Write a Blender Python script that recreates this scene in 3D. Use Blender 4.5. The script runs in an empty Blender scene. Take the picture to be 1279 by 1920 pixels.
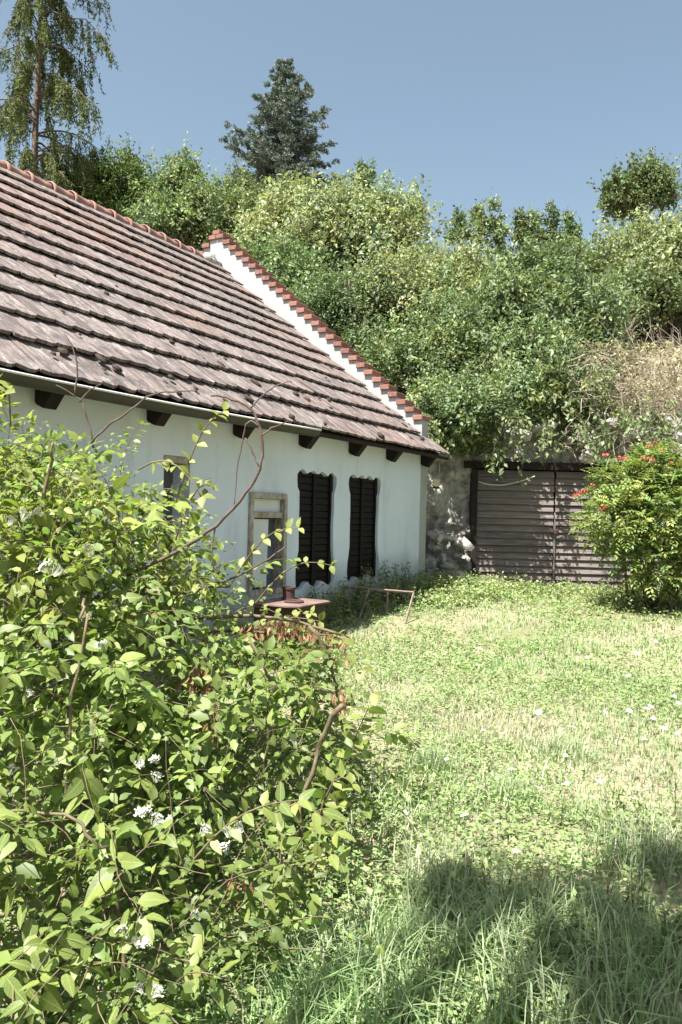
import bpy, bmesh, math, random
import numpy as np
from mathutils import Vector, Matrix

R = math.radians
random.seed(11)
S = bpy.context.scene
COL = S.collection

# ------------------------------------------------------------------ camera
F = 1500.0                       # focal length in photo pixels (1279 x 1920)
ROLL = R(1.4)
EYE = 1.6
cd = bpy.data.cameras.new('camera')
cam = bpy.data.objects.new('camera', cd)
COL.objects.link(cam)
cd.sensor_fit = 'VERTICAL'
cd.sensor_height = 24.0
cd.lens = 24.0 * F / 1920.0
cd.clip_start = 0.05
cd.clip_end = 3000
cam.matrix_world = Matrix.Translation((0, 0, EYE)) @ Matrix.Rotation(R(90), 4, 'X') @ Matrix.Rotation(ROLL, 4, 'Z')
S.camera = cam

# ------------------------------------------------------------------ sky and sun
SUN_AZ, SUN_EL = R(40), R(62)    # azimuth measured from behind the camera towards the left
to_sun = Vector((-math.cos(SUN_EL) * math.sin(SUN_AZ), -math.cos(SUN_EL) * math.cos(SUN_AZ), math.sin(SUN_EL)))
W = bpy.data.worlds.new('World')
S.world = W
W.use_nodes = True
wn = W.node_tree
wn.nodes.clear()
sky = wn.nodes.new('ShaderNodeTexSky')
sky.sky_type = 'NISHITA'
sky.sun_disc = False
sky.sun_elevation = SUN_EL
sky.sun_rotation = math.atan2(to_sun.x, to_sun.y)
sky.air_density = 1.0
sky.dust_density = 2.4
sky.ozone_density = 1.0
hs = wn.nodes.new('ShaderNodeHueSaturation')
hs.inputs['Saturation'].default_value = 0.82
hs.inputs['Hue'].default_value = 0.482
bgn = wn.nodes.new('ShaderNodeBackground')
bgn.inputs['Strength'].default_value = 0.064
wo = wn.nodes.new('ShaderNodeOutputWorld')
wn.links.new(sky.outputs[0], hs.inputs['Color'])
wn.links.new(hs.outputs[0], bgn.inputs['Color'])
wn.links.new(bgn.outputs[0], wo.inputs['Surface'])

sl = bpy.data.lights.new('sun', 'SUN')
sl.energy = 5.0
sl.angle = R(0.53)
sl.color = (1.0, 0.965, 0.91)
so = bpy.data.objects.new('sun', sl)
COL.objects.link(so)
so.rotation_euler = to_sun.to_track_quat('Z', 'Y').to_euler()
so.location = to_sun * 60

S.view_settings.view_transform = 'Standard'
S.view_settings.look = 'None'
S.view_settings.gamma = 1
S.view_settings.use_curve_mapping = False
S.view_settings.exposure = 1.6
S.render.engine = 'CYCLES'
S.cycles.max_bounces = 8
S.cycles.transparent_max_bounces = 8

# ------------------------------------------------------------------ helpers
CR, SR = math.cos(ROLL), math.sin(ROLL)


def at(px, py, Y):
    """photo pixel + distance ahead of the camera -> world point"""
    dx, dy = px - 639.5, py - 960.0
    return Vector(((dx * CR + dy * SR) / F * Y, Y, EYE - (-dx * SR + dy * CR) / F * Y))


def proj(P):
    P = np.asarray(P, float)
    a = P[:, 0] / P[:, 1] * F
    b = -(P[:, 2] - EYE) / P[:, 1] * F
    return 639.5 + a * CR - b * SR, 960 + a * SR + b * CR


def rg(seed):
    return np.random.default_rng(seed)


_h = rg(99).random((256, 256))


def vnoise(x, y):
    x = np.asarray(x, float); y = np.asarray(y, float)
    xi = np.floor(x).astype(int); yi = np.floor(y).astype(int)
    fx = x - xi; fy = y - yi
    fx = fx * fx * (3 - 2 * fx); fy = fy * fy * (3 - 2 * fy)
    a = _h[xi % 256, yi % 256]; b = _h[(xi + 1) % 256, yi % 256]
    c = _h[xi % 256, (yi + 1) % 256]; d = _h[(xi + 1) % 256, (yi + 1) % 256]
    return (a * (1 - fx) + b * fx) * (1 - fy) + (c * (1 - fx) + d * fx) * fy


def fbm(x, y, o=4):
    v = 0; a = 0.5; s = 0
    for i in range(o):
        v = v + a * vnoise(np.asarray(x) * 2 ** i + 17 * i, np.asarray(y) * 2 ** i + 31 * i); s += a; a *= 0.5
    return v / s


def link(name, data, mat=None, parent=None):
    o = bpy.data.objects.new(name, data)
    COL.objects.link(o)
    if mat is not None and data is not None and not data.materials:
        data.materials.append(mat)
    if parent is not None:
        o.parent = parent
    return o


def tag(o, label=None, cat=None, group=None, kind=None):
    if label: o['label'] = label
    if cat: o['category'] = cat
    if group: o['group'] = group
    if kind: o['kind'] = kind
    return o


def empty(name, loc=(0, 0, 0), rz=0, parent=None):
    o = bpy.data.objects.new(name, None)
    o.empty_display_size = 0.2
    COL.objects.link(o)
    o.location = loc
    o.rotation_euler = (0, 0, rz)
    if parent: o.parent = parent
    return o


def npmesh(name, V, faces, tint=None, smooth=False):
    """V (n,3); faces: list of (m,k) index arrays; tint (n,3) point colours"""
    me = bpy.data.meshes.new(name)
    V = np.asarray(V, np.float32)
    me.vertices.add(len(V))
    me.vertices.foreach_set('co', V.ravel())
    faces = [np.asarray(f, np.int32) for f in faces if len(f)]
    nl = sum(f.size for f in faces); nf = sum(len(f) for f in faces)
    me.loops.add(nl)
    me.loops.foreach_set('vertex_index', np.concatenate([f.ravel() for f in faces]))
    me.polygons.add(nf)
    tot = np.concatenate([np.full(len(f), f.shape[1], np.int32) for f in faces])
    st = np.concatenate([[0], np.cumsum(tot)[:-1]]).astype(np.int32)
    me.polygons.foreach_set('loop_start', st)
    if smooth:
        me.polygons.foreach_set('use_smooth', np.ones(nf, bool))
    if tint is not None:
        at_ = me.color_attributes.new('tint', 'FLOAT_COLOR', 'POINT')
        c = np.ones((len(V), 4), np.float32); c[:, :3] = tint
        at_.data.foreach_set('color', c.ravel())
    me.update(calc_edges=True)
    me.validate()
    return me


class MB:
    """collects plain geometry, becomes ONE mesh"""
    def __init__(s):
        s.v = []; s.f = []; s.n = 0

    def add(s, V, Fs):
        s.v.extend([tuple(p) for p in V])
        s.f.extend([tuple(i + s.n for i in f) for f in Fs])
        s.n += len(V)

    def box(s, x0, x1, y0, y1, z0, z1, M=None):
        V = [Vector(p) for p in ((x0, y0, z0), (x1, y0, z0), (x1, y1, z0), (x0, y1, z0), (x0, y0, z1), (x1, y0, z1), (x1, y1, z1), (x0, y1, z1))]
        if M is not None: V = [M @ p for p in V]
        s.add(V, [(0, 3, 2, 1), (4, 5, 6, 7), (0, 1, 5, 4), (1, 2, 6, 5), (2, 3, 7, 6), (3, 0, 4, 7)])

    def prism(s, poly, axis, a, b):
        """poly of 2d points extruded along axis ('x': points are (y,z))"""
        def mk(p, w):
            return {'x': (w, p[0], p[1]), 'y': (p[0], w, p[1]), 'z': (p[0], p[1], w)}[axis]
        n = len(poly)
        V = [mk(p, a) for p in poly] + [mk(p, b) for p in poly]
        s.add(V, [tuple(range(n))[::-1], tuple(range(n, 2 * n))] + [(i, (i + 1) % n, n + (i + 1) % n, n + i) for i in range(n)])

    def tube(s, pts, rad, sides=6, cap=True):
        pts = [Vector(p) for p in pts]
        if not hasattr(rad, '__len__'): rad = [rad] * len(pts)
        V = []; n = len(pts)
        ref = Vector((0.31, 0.17, 0.93))
        for i, p in enumerate(pts):
            d = (pts[min(i + 1, n - 1)] - pts[max(i - 1, 0)]).normalized()
            a = d.cross(ref)
            if a.length < 1e-3: a = d.cross(Vector((1, 0, 0)))
            a.normalize(); b = d.cross(a)
            for k in range(sides):
                t = 2 * math.pi * k / sides
                V.append(p + (a * math.cos(t) + b * math.sin(t)) * rad[i])
        Fs = []
        for i in range(n - 1):
            for k in range(sides):
                k2 = (k + 1) % sides
                Fs.append((i * sides + k, i * sides + k2, (i + 1) * sides + k2, (i + 1) * sides + k))
        if cap:
            Fs.append(tuple(range(sides))[::-1]); Fs.append(tuple((n - 1) * sides + k for k in range(sides)))
        s.add(V, Fs)

    def mesh(s, name, smooth=False, fix=True):
        me = bpy.data.meshes.new(name)
        me.from_pydata(s.v, [], s.f)
        if fix:
            bm = bmesh.new(); bm.from_mesh(me)
            bmesh.ops.recalc_face_normals(bm, faces=bm.faces)
            bm.to_mesh(me); bm.free()
        if smooth:
            me.polygons.foreach_set('use_smooth', np.ones(len(me.polygons), bool))
        me.update()
        return me

    def build(s, name, mat, parent=None, smooth=False, fix=True):
        return link(name, s.mesh(name, smooth, fix), mat, parent)


def bevel_mesh(me, w=0.006, seg=1):
    bm = bmesh.new(); bm.from_mesh(me)
    bmesh.ops.bevel(bm, geom=list(bm.edges), offset=w, segments=seg, affect='EDGES', profile=0.5)
    bm.to_mesh(me); bm.free()
    return me


# ------------------------------------------------------------------ materials
def newmat(name):
    m = bpy.data.materials.new(name)
    m.use_nodes = True
    nt = m.node_tree
    nt.nodes.clear()
    out = nt.nodes.new('ShaderNodeOutputMaterial')
    p = nt.nodes.new('ShaderNodeBsdfPrincipled')
    nt.links.new(p.outputs[0], out.inputs['Surface'])
    p.inputs['Roughness'].default_value = 0.85
    p.inputs['Specular IOR Level'].default_value = 0.25
    return m, nt, p, out


def nd(nt, typ, ins=None, **kw):
    n = nt.nodes.new(typ)
    for k, v in kw.items(): setattr(n, k, v)
    for k, v in (ins or {}).items():
        sk = n.inputs[k]
        if isinstance(v, bpy.types.NodeSocket): nt.links.new(v, sk)
        else: sk.default_value = v
    return n


def c4(c): return (c[0], c[1], c[2], 1.0)


def ramp(nt, fac, stops):
    r = nt.nodes.new('ShaderNodeValToRGB')
    e = r.color_ramp.elements
    while len(e) < len(stops): e.new(0.5)
    for el, (p, c) in zip(e, stops):
        el.position = p
        el.color = c4(c) if hasattr(c, '__len__') else (c, c, c, 1)
    nt.links.new(fac, r.inputs[0])
    return r.outputs[0]


def mix(nt, fac, a, b, mode='MIX'):
    m = nt.nodes.new('ShaderNodeMix')
    m.data_type = 'RGBA'; m.blend_type = mode; m.clamp_factor = True
    for k, v in ((0, fac), (6, a), (7, b)):
        sk = m.inputs[k]
        if isinstance(v, bpy.types.NodeSocket): nt.links.new(v, sk)
        elif k == 0: sk.default_value = v
        else: sk.default_value = c4(v)
    return m.outputs[2]


def noise(nt, vec, scale, detail=4, rough=0.55):
    return nd(nt, 'ShaderNodeTexNoise', {'Vector': vec, 'Scale': scale, 'Detail': detail, 'Roughness': rough}).outputs[0]


def geopos(nt): return nt.nodes.new('ShaderNodeNewGeometry').outputs['Position']


def scaled(nt, vec, s):
    return nd(nt, 'ShaderNodeVectorMath', {0: vec, 1: s}, operation='MULTIPLY').outputs[0]


def bump(nt, p, h, strength=0.4, dist=0.02):
    b = nd(nt, 'ShaderNodeBump', {'Height': h, 'Strength': strength, 'Distance': dist})
    nt.links.new(b.outputs[0], p.inputs['Normal'])


def leaf_material(name, col, transl=0.4, gloss=0.35, hero=False):
    m, nt, p, out = newmat(name)
    if hero:
        oi = nt.nodes.new('ShaderNodeObjectInfo')
        rnd = oi.outputs['Random']
        c = mix(nt, rnd, tuple(x * 0.75 for x in col), (col[0] * 1.45, col[1] * 1.25, col[2] * 1.2))
        tc = nt.nodes.new('ShaderNodeTexCoord').outputs['Object']
        nz = noise(nt, tc, 9, 4)
        xyz = nd(nt, 'ShaderNodeSeparateXYZ', {0: tc})
        ay = nd(nt, 'ShaderNodeMath', {0: xyz.outputs[1]}, operation='ABSOLUTE').outputs[0]
        ph = nd(nt, 'ShaderNodeMath', {0: nd(nt, 'ShaderNodeMath', {0: ay, 1: -0.9, 2: xyz.outputs[0]}, operation='MULTIPLY_ADD').outputs[0], 1: 46.0}, operation='MULTIPLY').outputs[0]
        vein = ramp(nt, nd(nt, 'ShaderNodeMath', {0: ph}, operation='SINE').outputs[0], [(0.86, 0.0), (1.0, 0.5)])
        rib = ramp(nt, ay, [(0.0, 0.9), (0.022, 0.0)])
        c = mix(nt, vein, c, tuple(x * 1.5 for x in col)); c = mix(nt, rib, c, tuple(x * 1.8 for x in col))
        c = mix(nt, ramp(nt, noise(nt, nd(nt, 'ShaderNodeVectorMath', {0: tc, 1: nd(nt, 'ShaderNodeCombineXYZ', {0: rnd, 1: rnd, 2: rnd}).outputs[0]}, operation='ADD').outputs[0], 5, 3), [(0.66, 0.0), (0.72, 0.6)]), c, (0.22, 0.15, 0.06))
        c = mix(nt, 0.25, c, ramp(nt, nz, [(0.3, 0.4), (0.7, 1.0)]), 'MULTIPLY')
    else:
        a = nt.nodes.new('ShaderNodeAttribute'); a.attribute_name = 'tint'
        c = mix(nt, 1.0, a.outputs['Color'], col, 'MULTIPLY')
    nt.links.new(c, p.inputs['Base Color'])
    p.inputs['Roughness'].default_value = 0.5
    p.inputs['Specular IOR Level'].default_value = gloss
    tr = nd(nt, 'ShaderNodeBsdfTranslucent', {'Color': mix(nt, 1.0, c, (1.0, 1.12, 0.6), 'MULTIPLY')})
    ms = nd(nt, 'ShaderNodeMixShader', {0: transl, 1: p.outputs[0], 2: tr.outputs[0]})
    nt.links.new(ms.outputs[0], out.inputs['Surface'])
    return m


def plain(name, col, rough=0.8, var=0.3, scale=6.0, bs=0.3, dist=0.01, stretch=None, metal=0.0, col2=None):
    m, nt, p, out = newmat(name)
    v = nt.nodes.new('ShaderNodeTexCoord').outputs['Object']
    if stretch: v = scaled(nt, v, stretch)
    n = noise(nt, v, scale, 5, 0.6)
    d = col2 or tuple(x * (1 - var) for x in col)
    nt.links.new(mix(nt, ramp(nt, n, [(0.32, 0), (0.68, 1)]), d, col), p.inputs['Base Color'])
    p.inputs['Roughness'].default_value = rough
    p.inputs['Metallic'].default_value = metal
    bump(nt, p, n, bs, dist)
    return m


M = {}
M['bark'] = plain('bark', (0.16, 0.12, 0.09), var=0.5, scale=14, bs=0.6)
M['twig'] = plain('twig', (0.13, 0.095, 0.08), var=0.45, scale=20)
M['vine_stem'] = plain('vine_stem', (0.19, 0.15, 0.09), var=0.5, scale=18)
M['dry_twig'] = plain('dry_twig', (0.34, 0.29, 0.22), var=0.35, scale=20)
M['dead_leaf'] = leaf_material('dead_leaf', (0.27, 0.155, 0.095), 0.25, 0.1)
M['grass'] = leaf_material('grass', (0.285, 0.335, 0.19), 0.35, 0.2)
M['shrub_leaf'] = leaf_material('shrub_leaf', (0.20, 0.27, 0.072), 0.45, 0.5)
M['shrub_hero'] = leaf_material('shrub_hero', (0.20, 0.27, 0.075), 0.45, 0.5, hero=True)
M['broad'] = leaf_material('broad_leaf', (0.175, 0.225, 0.108), 0.35, 0.35)
M['pale'] = leaf_material('pale_leaf', (0.265, 0.30, 0.165), 0.35, 0.3)
M['dark'] = leaf_material('dark_leaf', (0.145, 0.185, 0.085), 0.3, 0.3)
M['spruce'] = leaf_material('spruce_needle', (0.15, 0.185, 0.15), 0.1, 0.3)
M['larch'] = leaf_material('larch_needle', (0.10, 0.135, 0.05), 0.3, 0.2)
M['thuja'] = leaf_material('thuja_leaf', (0.13, 0.18, 0.055), 0.25, 0.2)
M['trumpet'] = leaf_material('trumpet_leaf', (0.20, 0.28, 0.10), 0.35, 0.35)
M['petal'] = plain('white_petal', (0.52, 0.53, 0.43), var=0.1)
M['daisy'] = plain('daisy_petal', (0.82, 0.82, 0.78), var=0.08)
M['orange_petal'] = plain('orange_petal', (0.36, 0.095, 0.06), var=0.25, scale=20)
M['yellow_eye'] = plain('yellow_flower_centre', (0.6, 0.42, 0.05), var=0.2)
M['rust'] = plain('rusty_iron', (0.075, 0.045, 0.037), rough=0.85, scale=10, col2=(0.07, 0.035, 0.03), bs=0.4, dist=0.004)
M['old_wood'] = plain('weathered_wood', (0.21, 0.175, 0.15), var=0.55, scale=9, stretch=(1, 1, 12))
M['dark_wood'] = plain('dark_old_wood', (0.026, 0.018, 0.015), var=0.5, scale=8)
M['shutter'] = plain('dark_brown_shutter', (0.007, 0.004, 0.0035), var=0.4, scale=12, rough=0.7)
M['gutter'] = plain('shaded_zinc_gutter', (0.065, 0.06, 0.045), rough=0.55, var=0.25, scale=5)  # gutter face coloured dark olive as it looks in shade
M['white_board'] = plain('white_painted_board', (0.62, 0.64, 0.64), var=0.15, scale=4)
M['grey_door'] = plain('grey_door', (0.10, 0.10, 0.115), var=0.25, scale=4)
M['cream'] = plain('cream_plastic', (0.62, 0.55, 0.36), var=0.2, scale=8)
M['rope'] = plain('pale_cable', (0.55, 0.5, 0.42), var=0.2)


def mat_ground():
    m, nt, p, out = newmat('lawn_soil')
    g = geopos(nt)
    a = noise(nt, g, 0.9, 5); b = noise(nt, g, 14, 5, 0.65)
    c = mix(nt, ramp(nt, a, [(0.35, 0), (0.62, 1)]), (0.17, 0.19, 0.085), (0.36, 0.31, 0.21))
    c = mix(nt, ramp(nt, b, [(0.35, 0), (0.7, 1)]), c, (0.16, 0.135, 0.085))
    nt.links.new(c, p.inputs['Base Color'])
    bump(nt, p, b, 0.8, 0.03)
    return m


def mat_hill():
    m, nt, p, out = newmat('hill_soil')
    g = geopos(nt)
    a = noise(nt, g, 0.6, 5); b = noise(nt, g, 9, 6, 0.65)
    c = mix(nt, ramp(nt, a, [(0.35, 0), (0.65, 1)]), (0.09, 0.08, 0.045), (0.30, 0.23, 0.16))
    c = mix(nt, ramp(nt, b, [(0.4, 0), (0.75, 1)]), c, (0.07, 0.06, 0.035))
    nt.links.new(c, p.inputs['Base Color'])
    bump(nt, p, b, 0.9, 0.06)
    return m


def mat_plaster(name, base, dirt=True):
    m, nt, p, out = newmat(name)
    v = nt.nodes.new('ShaderNodeTexCoord').outputs['Object']
    big = noise(nt, v, 1.3, 5); fine = noise(nt, v, 28, 5, 0.6)
    streak = noise(nt, scaled(nt, v, (3, 3, 0.7)), 1.3, 6, 0.7)
    c = mix(nt, ramp(nt, big, [(0.4, 0), (0.75, 0.55)]), base, tuple(x * 0.82 for x in base))
    c = mix(nt, ramp(nt, streak, [(0.52, 0), (0.76, 0.5)]), c, (0.40, 0.41, 0.40))
    if dirt:   # splashed soil along the foot of the wall
        z = nd(nt, 'ShaderNodeSeparateXYZ', {0: v}).outputs[2]
        zz = nd(nt, 'ShaderNodeMath', {0: z, 1: nd(nt, 'ShaderNodeMath', {0: big, 1: 0.9}, operation='MULTIPLY').outputs[0]}, operation='SUBTRACT').outputs[0]
        c = mix(nt, ramp(nt, zz, [(0.04, 0.9), (0.62, 0.0)]), c, (0.26, 0.25, 0.22))
    crack = nd(nt, 'ShaderNodeTexVoronoi', {'Vector': nd(nt, 'ShaderNodeVectorMath', {0: v, 1: scaled(nt, nd(nt, 'ShaderNodeTexNoise', {'Vector': v, 'Scale': 2.2, 'Detail': 3}).outputs['Color'], (0.7, 0.7, 0.7))}, operation='ADD').outputs[0], 'Scale': 0.75}, feature='DISTANCE_TO_EDGE').outputs[0]
    ck = ramp(nt, crack, [(0.0, 1.0), (0.006, 0.0)])
    ck2 = mix(nt, 1.0, ck, ramp(nt, noise(nt, v, 1.7, 2), [(0.52, 0), (0.6, 0.6)]), 'MULTIPLY')
    c = mix(nt, mix(nt, 1.0, ck2, (0.0, 0.0, 0.0), 'MULTIPLY'), c, (0.22, 0.20, 0.18))
    nt.links.new(c, p.inputs['Base Color'])
    p.inputs['Roughness'].default_value = 0.95
    h = mix(nt, 0.25, fine, big)
    bump(nt, p, h, 0.35, 0.012)
    return m


M['plaster'] = mat_plaster('whitewash', (0.63, 0.695, 0.785))
M['ground'] = mat_ground()
M['hill'] = mat_hill()


def mat_tile(ref):
    m, nt, p, out = newmat('old_clay_tile')
    tc = nt.nodes.new('ShaderNodeTexCoord'); tc.object = ref
    v = tc.outputs['Object']
    st = noise(nt, scaled(nt, v, (16, 2.2, 2.2)), 1.5, 6, 0.7)
    st2 = noise(nt, scaled(nt, v, (34, 4.0, 4.0)), 1.5, 5, 0.7)
    big = noise(nt, v, 0.55, 4)
    fine = noise(nt, v, 30, 5, 0.65)
    rnd = nt.nodes.new('ShaderNodeAttribute'); rnd.attribute_name = 'tint'
    oi = nt.nodes.new('ShaderNodeObjectInfo').outputs['Random']
    c = mix(nt, ramp(nt, st, [(0.36, 0), (0.62, 1)]), (0.10, 0.08, 0.075), (0.26, 0.215, 0.195))
    c = mix(nt, ramp(nt, big, [(0.46, 0), (0.64, 0.6)]), c, mix(nt, st2, (0.17, 0.095, 0.075), (0.31, 0.19, 0.15)))
    c = mix(nt, ramp(nt, st2, [(0.54, 0), (0.72, 0.8)]), c, (0.33, 0.31, 0.285))
    blot = noise(nt, scaled(nt, v, (5, 2.5, 2.5)), 1.6, 6, 0.7)
    c = mix(nt, ramp(nt, blot, [(0.46, 0), (0.62, 0.85)]), c, (0.085, 0.07, 0.068))
    c = mix(nt, ramp(nt, nd(nt, 'ShaderNodeTexNoise', {'Vector': scaled(nt, v, (9, 3, 3)), 'Scale': 1.3, 'Detail': 6, 'Roughness': 0.75, 'Distortion': 0.6}).outputs[0], [(0.55, 0), (0.66, 0.85)]), c, (0.38, 0.365, 0.34))
    c = mix(nt, ramp(nt, fine, [(0.56, 0), (0.68, 0.8)]), c, (0.06, 0.048, 0.045))
    c = mix(nt, 0.35, c, ramp(nt, oi, [(0, 0.35), (1, 1.0)]), 'MULTIPLY')
    nt.links.new(c, p.inputs['Base Color'])
    p.inputs['Roughness'].default_value = 0.9
    bump(nt, p, mix(nt, 0.4, st2, fine), 0.6, 0.008)
    return m


def mat_brick():
    m, nt, p, out = newmat('red_brick')
    v = geopos(nt)
    oi = nt.nodes.new('ShaderNodeObjectInfo').outputs['Random']
    n = noise(nt, v, 22, 5, 0.65)
    c = mix(nt, oi, (0.17, 0.078, 0.060), (0.26, 0.128, 0.098))
    c = mix(nt, ramp(nt, n, [(0.5, 0), (0.75, 0.7)]), c, (0.36, 0.26, 0.225))
    nt.links.new(c, p.inputs['Base Color'])
    bump(nt, p, n, 0.5, 0.008)
    return m


def mat_rock():
    m, nt, p, out = newmat('pale_limestone')
    v = geopos(nt)
    a = noise(nt, v, 1.8, 6, 0.65); b = noise(nt, v, 11, 6, 0.7)
    c = mix(nt, ramp(nt, a, [(0.38, 0), (0.6, 1)]), (0.25, 0.23, 0.20), (0.52, 0.50, 0.46))
    c = mix(nt, ramp(nt, b, [(0.5, 0), (0.7, 0.9)]), c, (0.10, 0.085, 0.07))
    nt.links.new(c, p.inputs['Base Color'])
    p.inputs['Roughness'].default_value = 0.95
    bump(nt, p, b, 0.9, 0.05)
    return m


def mat_gate():
    m, nt, p, out = newmat('grey_gate_board')
    v = geopos(nt)
    g = noise(nt, scaled(nt, v, (2, 20, 40)), 1.5, 6, 0.7)
    big = noise(nt, v, 1.1, 3)
    oi = nt.nodes.new('ShaderNodeObjectInfo').outputs['Random']
    c = mix(nt, ramp(nt, g, [(0.35, 0), (0.65, 1)]), (0.085, 0.068, 0.066), (0.235, 0.20, 0.195))
    c = mix(nt, ramp(nt, big, [(0.4, 0), (0.65, 0.5)]), c, (0.26, 0.21, 0.175))
    c = mix(nt, 0.5, c, ramp(nt, oi, [(0, 0.6), (1, 1.0)]), 'MULTIPLY')
    nt.links.new(c, p.inputs['Base Color'])
    bump(nt, p, g, 0.5, 0.006)
    return m


M['brick'] = mat_brick()
M['rock'] = mat_rock()
M['gate'] = mat_gate()

# ------------------------------------------------------------------ terrain
HX, HY = 1.275, 12.0                       # outer front corner of the house
HR = R(60.75)                              # local x runs along the front wall, away from the camera
CH, SH = math.cos(HR), math.sin(HR)


def house_local(X, Y):
    a = X - HX; b = Y - HY
    return a * CH + b * SH, -a * SH + b * CH


def ground_z(X, Y):
    X = np.asarray(X, float); Y = np.asarray(Y, float)
    z = np.clip((Y - 3.0) * 0.055, 0, 0.42)
    return z + 0.05 * (fbm(X * 0.7 + 9, Y * 0.7 + 4, 3) - 0.5) * np.clip(Y / 3, 0, 1)


def hill_s(X, Y):
    xl, ul = house_local(X, Y)
    return np.minimum(Y - 13.35, np.maximum(xl - 0.75, ul - 8.6))


def hill_z(X, Y):
    X = np.asarray(X, float); Y = np.asarray(Y, float)
    s = hill_s(X, Y)
    up = np.clip(s / 0.35, 0, 1) * 2.5 + np.clip(s - 0.35, 0, 13) * 0.55 + np.clip(s - 13.35, 0, None) * 0.12
    n = (fbm(X * 0.5, Y * 0.5) - 0.5) * 0.6 * np.clip(s, 0, 1)
    return np.where(s > 0, 0.40 + up + n, 0.0)


def surf_z(x, y):
    return float(max(ground_z(x, y), hill_z(x, y)))


def grid_mesh(name, xs, ys, zf, mask=None):
    X, Y = np.meshgrid(xs, ys, indexing='ij')
    Z = zf(X, Y)
    n, m = X.shape
    V = np.stack([X, Y, Z], -1).reshape(-1, 3)
    i = np.arange(n * m).reshape(n, m)
    q = np.stack([i[:-1, :-1], i[1:, :-1], i[1:, 1:], i[:-1, 1:]], -1).reshape(-1, 4)
    if mask is not None:
        k = mask(X, Y).ravel()
        q = q[k[q].any(1)]
    return npmesh(name, V, [q], smooth=True)


xs = np.concatenate([[-900, -300, -100, -40], np.arange(-15, 16, 0.3), [40, 100, 300, 900]])
ys = np.concatenate([[-900, -300, -100, -30], np.arange(-8, 17, 0.3), [40, 100, 300, 900]])
tag(link('ground', grid_mesh('ground', xs, ys, ground_z), M['ground']), kind='structure')
xs = np.concatenate([np.arange(-60, -14, 2.0), np.arange(-14, 14, 0.2), np.arange(14, 60, 2.0)])
ys = np.concatenate([np.arange(12.6, 16, 0.1), np.arange(16, 34, 0.4), np.arange(34, 110, 4.0)])
tag(link('hillside', grid_mesh('hillside', xs, ys, lambda X, Y: np.where(hill_s(X, Y) > -0.02, hill_z(X, Y), -0.35), lambda X, Y: hill_s(X, Y) > -0.02), M['hill']), kind='structure')

# ------------------------------------------------------------------ farmhouse
house = empty('farmhouse', (HX, HY, 0), HR)
tag(house, 'old whitewashed farmhouse with lichen-covered tiled roof and stepped brick gable', 'house')
LEN = 9.6            # length of the house
HW = 3.9             # half depth
PITCH = math.atan2(3.32, 4.267)
CP, SP = math.cos(PITCH), math.sin(PITCH)
EU, EZ = -0.367, 2.475
WT = 2.66            # wall height at the front
M['tile'] = mat_tile(house)


def wavy_hole(t0, t1, z0, z1, seed, ear=0.055, amp=0.034):
    r = random.Random(seed)
    P = []
    def jit(a): return r.uniform(-a, a)
    n = 17
    for i in range(n + 1):       # top, from near (t1) to far (t0)
        f = i / n
        P.append((t1 + ear - (t1 - t0 + 2 * ear) * f, z1 + amp * abs(math.sin(f * math.pi * 4)) * 1.6 + jit(0.006)))
    for f, e in ((0.06, 1), (0.12, 0.7), (0.16, 0.15), (0.3, 0.05), (0.5, 0), (0.7, 0.05), (0.80, 0.5), (0.86, 0.9), (0.95, 1)):
        P.append((t0 - ear * e + jit(0.008), z1 - (z1 - z0) * f))
    for i in range(n + 1):
        f = i / n
        P.append((t0 - ear * 0.6 + (t1 - t0 + 1.2 * ear) * f, z0 - amp * 2.2 * abs(math.sin(f * math.pi * 2.5 + 0.6)) + jit(0.01)))
    for f, e in ((0.95, 1), (0.86, 0.9), (0.80, 0.5), (0.7, 0.05), (0.5, 0), (0.3, 0.05), (0.16, 0.15), (0.12, 0.7), (0.06, 1)):
        P.append((t1 + ear * e + jit(0.008), z1 - (z1 - z0) * f))
    return P


def rect_hole(t0, t1, z0, z1):
    return [(t1, z1), (t0, z1), (t0, z0), (t1, z0)]


holes = [wavy_hole(1.60, 2.37, 0.80, 2.02, 3), wavy_hole(2.79, 3.56, 0.80, 2.01, 5),
         rect_hole(3.84, 4.52, 0.72, 1.78), rect_hole(5.43, 5.78, 0.05, 2.06)]
bm = bmesh.new()
loops = []
outer = [(0, -0.4), (LEN, -0.4), (LEN, WT), (0, WT)]
for lp in [outer] + holes:
    vs = [bm.verts.new((-t, 0, z)) for t, z in lp]
    es = [bm.edges.new((vs[i], vs[(i + 1) % len(vs)])) for i in range(len(vs))]
    loops.append((vs, es))
bmesh.ops.triangle_fill(bm, use_beauty=True, use_dissolve=False, edges=[e for _, es in loops for e in es])
for vs, es in loops:
    back = [bm.verts.new((v.co.x, 0.34, v.co.z)) for v in vs]
    for i in range(len(vs)):
        j = (i + 1) % len(vs)
        bm.faces.new((vs[i], vs[j], back[j], back[i]))
bmesh.ops.recalc_face_normals(bm, faces=bm.faces)
me = bpy.data.meshes.new('wall'); bm.to_mesh(me); bm.free()
link('wall', me, M['plaster'], house)
mb = MB(); mb.box(-LEN, -0.3, 2 * HW - 0.3, 2 * HW, -0.4, WT)
mb.build('rear_wall', M['plaster'], house)
mb = MB()
mb.prism([(0.34, -0.4), (2 * HW - 0.3, -0.4), (2 * HW - 0.3, 2.6), (HW, 5.55), (0.34, 2.6)], 'x', -LEN, -LEN + 0.3)
mb.build('end_wall', M['plaster'], house)

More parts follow.
